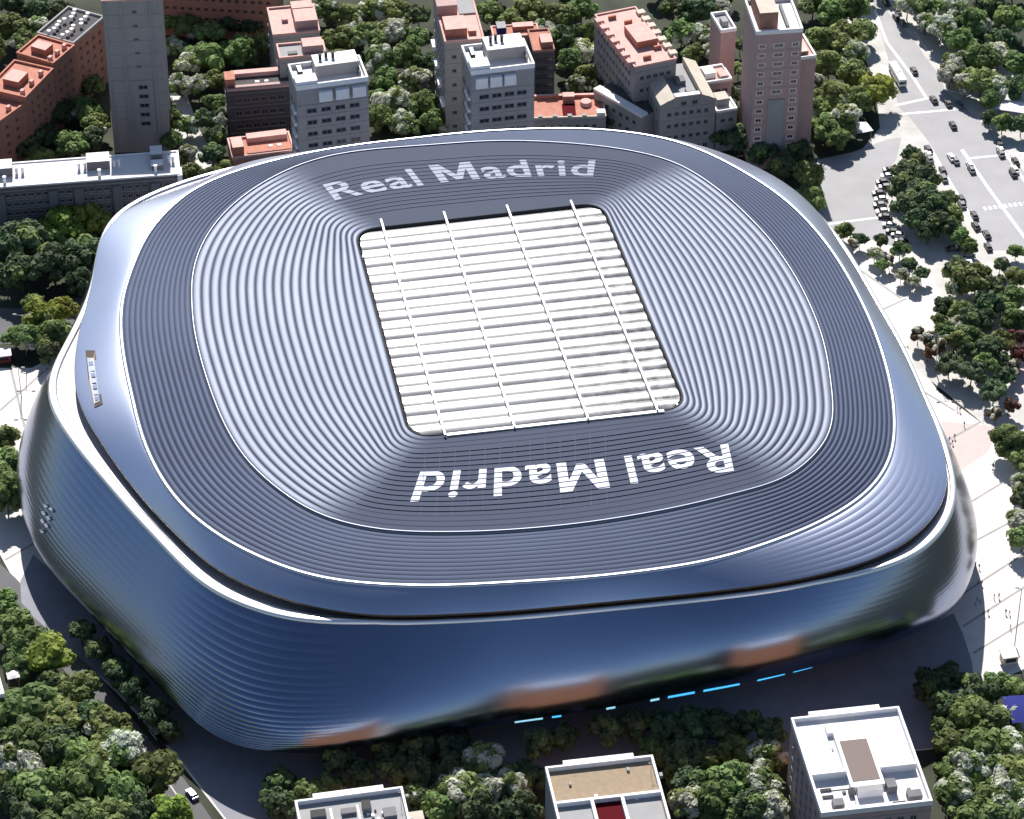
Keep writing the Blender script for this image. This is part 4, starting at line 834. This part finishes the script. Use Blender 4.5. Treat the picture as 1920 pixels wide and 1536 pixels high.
carline('parked in the garden lane by the plaza', 'cars in the garden lane', [(1815,476,'silver'),(1806,490,'white'),(1812,462,'blue'),(1785,466,'grey')], dirpix((1790,500),(1840,495)))
carline('on the shaded curved street', 'cars on the curved street', [(292,1376,'silver'),(302,1388,'black'),(360,1490,'blue')], dirpix((250,1340),(345,1460)))
# bus
def bus(label, px, py, head):
    p = at(px, py, 1.5); root = empty('bus', (p.x, p.y, .10), head); tag(root, label, 'bus')
    b = MB(); b.box(-6, 6, -1.27, 1.27, .35, 1.3); b.box(-6, 6, -1.27, 1.27, 2.3, 2.75); b.link('body', M['car_white'], root)
    b = MB(); b.box(-5.95, 5.95, -1.24, 1.24, 1.3, 2.3); b.link('window_band', M['carglass'], root)
    b = MB(); b.box(-5.9, 5.9, -1.2, 1.2, 2.75, 3.0); b.box(-2, 1, -.8, .8, 3.0, 3.25); b.link('roof', M['white'], root)
    for x in (-4, 3.6):
        for y in (-1.2, 1.2): o = link('wheel', WHEEL, root, (x, y, .45)); o.scale = (1.4, 1.4, 1.4)
bus('long white bus in the side lane of the avenue by the woods', 1683, 140, dirpix((1672,120),(1694,158)))
# ------------------------------------------------------------------ street furniture
def lamp(label, px, py, hh, arm=2.2, group='street lamps'):
    p = at(px, py, .1); root = empty('street_lamp', (p.x, p.y, .1), 0); tag(root, label, 'street lamp', group)
    b = MB(); b.tube((0,0,0), (0,0,hh), .16, .09, 8); b.link('pole', M['steel'], root)
    b = MB(); b.tube((0,0,hh-.2), (-arm,0,hh+.3), .07, .05, 6); b.tube((0,0,hh-.2), (arm,0,hh+.3), .07, .05, 6); b.link('arm', M['steel'], root)
    for s in (-1, 1): b = MB(); b.box(s*arm-.5, s*arm+.5, -.22, .22, hh+.2, hh+.42); b.link('lamp_head', M['greyl'], root)
lamp('tall double street lamp between the planted bed and the plaza', 1754, 697, 13)
lamp('very tall thin pole lamp by the kiosk at the right plaza edge', 1901, 1222, 22, 1.2)
lamp('double street lamp standing by the trees at the left street', 50, 668, 15)
lamp('single tall lamp standing on the left plaza near the facade', 40, 742, 10, 1.4)
def kiosk(label, px, py, m, mr, s=1.0):
    p = at(px, py, 1.5); root = empty('kiosk', (p.x, p.y, .1), R(12)); tag(root, label, 'kiosk')
    b = MB(); b.box(-2*s, 2*s, -1.6*s, 1.6*s, 0, 2.6*s); b.link('wall', M[m], root)
    b = MB(); b.box(-2.4*s, 2.4*s, -2*s, 2*s, 2.6*s, 2.9*s); b.link('roof', M[mr], root)
    b = MB(); b.box(-1.4*s, 1.4*s, -1.75*s, -1.61*s, 1.0*s, 2.1*s); b.link('hatch', M['glassd'], root)
kiosk('cream kiosk at the right edge of the plaza', 1892, 1232, 'kiosk', 'kiosk')
kiosk('small kiosk with red side at the left edge by the street', 6, 668, 'kioskred', 'white')
def canopy(label, px, py, w2, d2, hh, m, rz=.2, cat='canopy'):
    p = at(px, py, hh); root = empty('canopy', (p.x, p.y, .1), rz); tag(root, label, cat)
    n = 6; vs = []; fs = []
    for j in range(n+1):
        for i in range(n+1):
            x = (i/n-.5)*w2; y = (j/n-.5)*d2; vs.append((x, y, hh+.6*math.cos(x*3/w2)*math.cos(y*3/d2)+.05*math.sin(7*x+3*y)))
    for j in range(n):
        for i in range(n): a = j*(n+1)+i; fs.append((a, a+1, a+n+2, a+n+1))
    link('cover', mesh('cover', vs, fs, m, None, True), root)
    for sx in (-.42, .42):
        for sy in (-.42, .42): b = MB(); b.tube((sx*w2, sy*d2, 0), (sx*w2, sy*d2, hh+.2), .08, .08, 6); b.link('post', M['steel'], root)
canopy('bright white canopy at the far right beyond the avenue', 1893, 199, 11, 6.5, 4, M['whiteroof'], -.25)
canopy('white canopy under the woods beside the avenue', 1613, 240, 6.5, 6, 4, M['whiteroof'], .35)
canopy('small white canopy among the park trees at top right', 1786, 76, 4, 3.5, 6, M['whiteroof'], .3)
canopy('pale canopy beside the parked cars in the garden lane', 1808, 493, 5, 3, 3, M['white'], .1)
canopy('blue tarpaulin canopy at the bottom right edge', 1912, 1330, 7, 10, 9, M['tarp'], .1)
canopy('small white tent at the bottom left grove’s edge', 24, 1265, 3.2, 3.4, 7, M['whiteroof'], .3)
# ------------------------------------------------------------------ people on the plaza
def person_mesh(step=.18):
    P = [(0,0,.95),(0,0,1.2),(0,0,1.42),(0,.01,1.52),(0,.02,1.66),(-.20,0,1.40),(-.27,-.03,1.14),(-.25,.08,.92),(.20,0,1.40),(.27,.03,1.14),(.25,-.06,.92),
         (-.10,0,.88),(-.11,step,.48),(-.11,step*.6,.06),(.10,0,.88),(.11,-step*.3,.48),(.11,-step*1.3,.08),(-.11,step*.6+.16,.03),(.11,-step*1.3+.16,.04)]
    E_ = [(0,1),(1,2),(2,3),(3,4),(2,5),(5,6),(6,7),(2,8),(8,9),(9,10),(0,11),(11,12),(12,13),(0,14),(14,15),(15,16),(13,17),(16,18)]
    RR = [.15,.15,.15,.06,.115,.075,.055,.04,.075,.055,.04,.10,.07,.05,.10,.07,.05,.04,.04]
    me = bpy.data.meshes.new('person'); me.from_pydata(P, E_, []); o = bpy.data.objects.new('t', me); COL.objects.link(o)
    md = o.modifiers.new('s', 'SKIN')
    for v, r in zip(me.skin_vertices[0].data, RR): v.radius = (r, r)
    me.skin_vertices[0].data[0].use_root = True
    o.modifiers.new('u', 'SUBSURF').levels = 1
    bpy.context.view_layer.update()
    out = bpy.data.meshes.new_from_object(o.evaluated_get(bpy.context.evaluated_depsgraph_get())); bpy.data.objects.remove(o)
    out.name = 'person'; return out
PM = person_mesh()
cl = dict(dark=(.03,.03,.035), grey=(.16,.16,.17), beige=(.36,.30,.24), blue=(.06,.09,.2), red=(.25,.05,.05)); skin = mat('skin', (.45,.28,.2), .6); hair = mat('hair', (.03,.02,.015), .8)
PMS = {}
for k, c in cl.items():
    me = PM.copy(); me.materials.clear(); me.materials.append(mat('shirt_'+k, c, .85)); me.materials.append(mat('trousers_'+k, (.04,.045,.06), .85)); me.materials.append(skin); me.materials.append(hair)
    for f in me.polygons:
        z = f.center.z; f.material_index = 3 if z > 1.70 or (z > 1.6 and f.center.y < 0) else 2 if z > 1.47 or (z < 1.0 and abs(f.center.x) > .2) else 0 if z > .95 else 1
        f.use_smooth = True
    PMS[k] = me
pl = [(1826,1022,'dark','nearest the facade corner'),(1829,1058,'grey','left of a walking pair near the facade'),(1836,1062,'dark','right of a walking pair near the facade'),(1834,1092,'dark','on the second paving band'),(1841,1093,'beige','beside a dark figure on the second band'),
      (1832,1124,'dark','at the head of a trio below the band'),(1838,1128,'grey','at the back of a trio below the band'),(1829,1132,'beige','at the left of a trio below the band'),(1845,1150,'dark','crossing the third paving band'),(1853,1147,'beige','just right of the third band crossing'),
      (1864,1118,'beige','left of a pair mid plaza'),(1873,1117,'dark','right of a pair mid plaza'),(1886,1147,'dark','approaching the tall pole lamp'),(1893,1148,'beige','beside a dark figure near the tall pole'),(1895,1175,'dark','closest to the cream kiosk'),
      (1795,766,'grey','on the upper plaza near the bed'),(1800,768,'dark','beside a grey figure near the bed'),(1808,795,'dark','alone on the pink paving'),(1780,823,'grey','on the plaza beside the shell, upper'),(1786,829,'dark','on the plaza beside the shell, lower'),(1790,818,'beige','on the pink paving near the shell')]
for px, py, k, wh in pl:
    p = at(px, py, .9); o = link('person', PMS[k], None, (p.x, p.y, .115), random.uniform(0, 6.28)); tag(o, 'person in %s top walking %s' % (k, wh), 'person', 'people crossing the plaza')
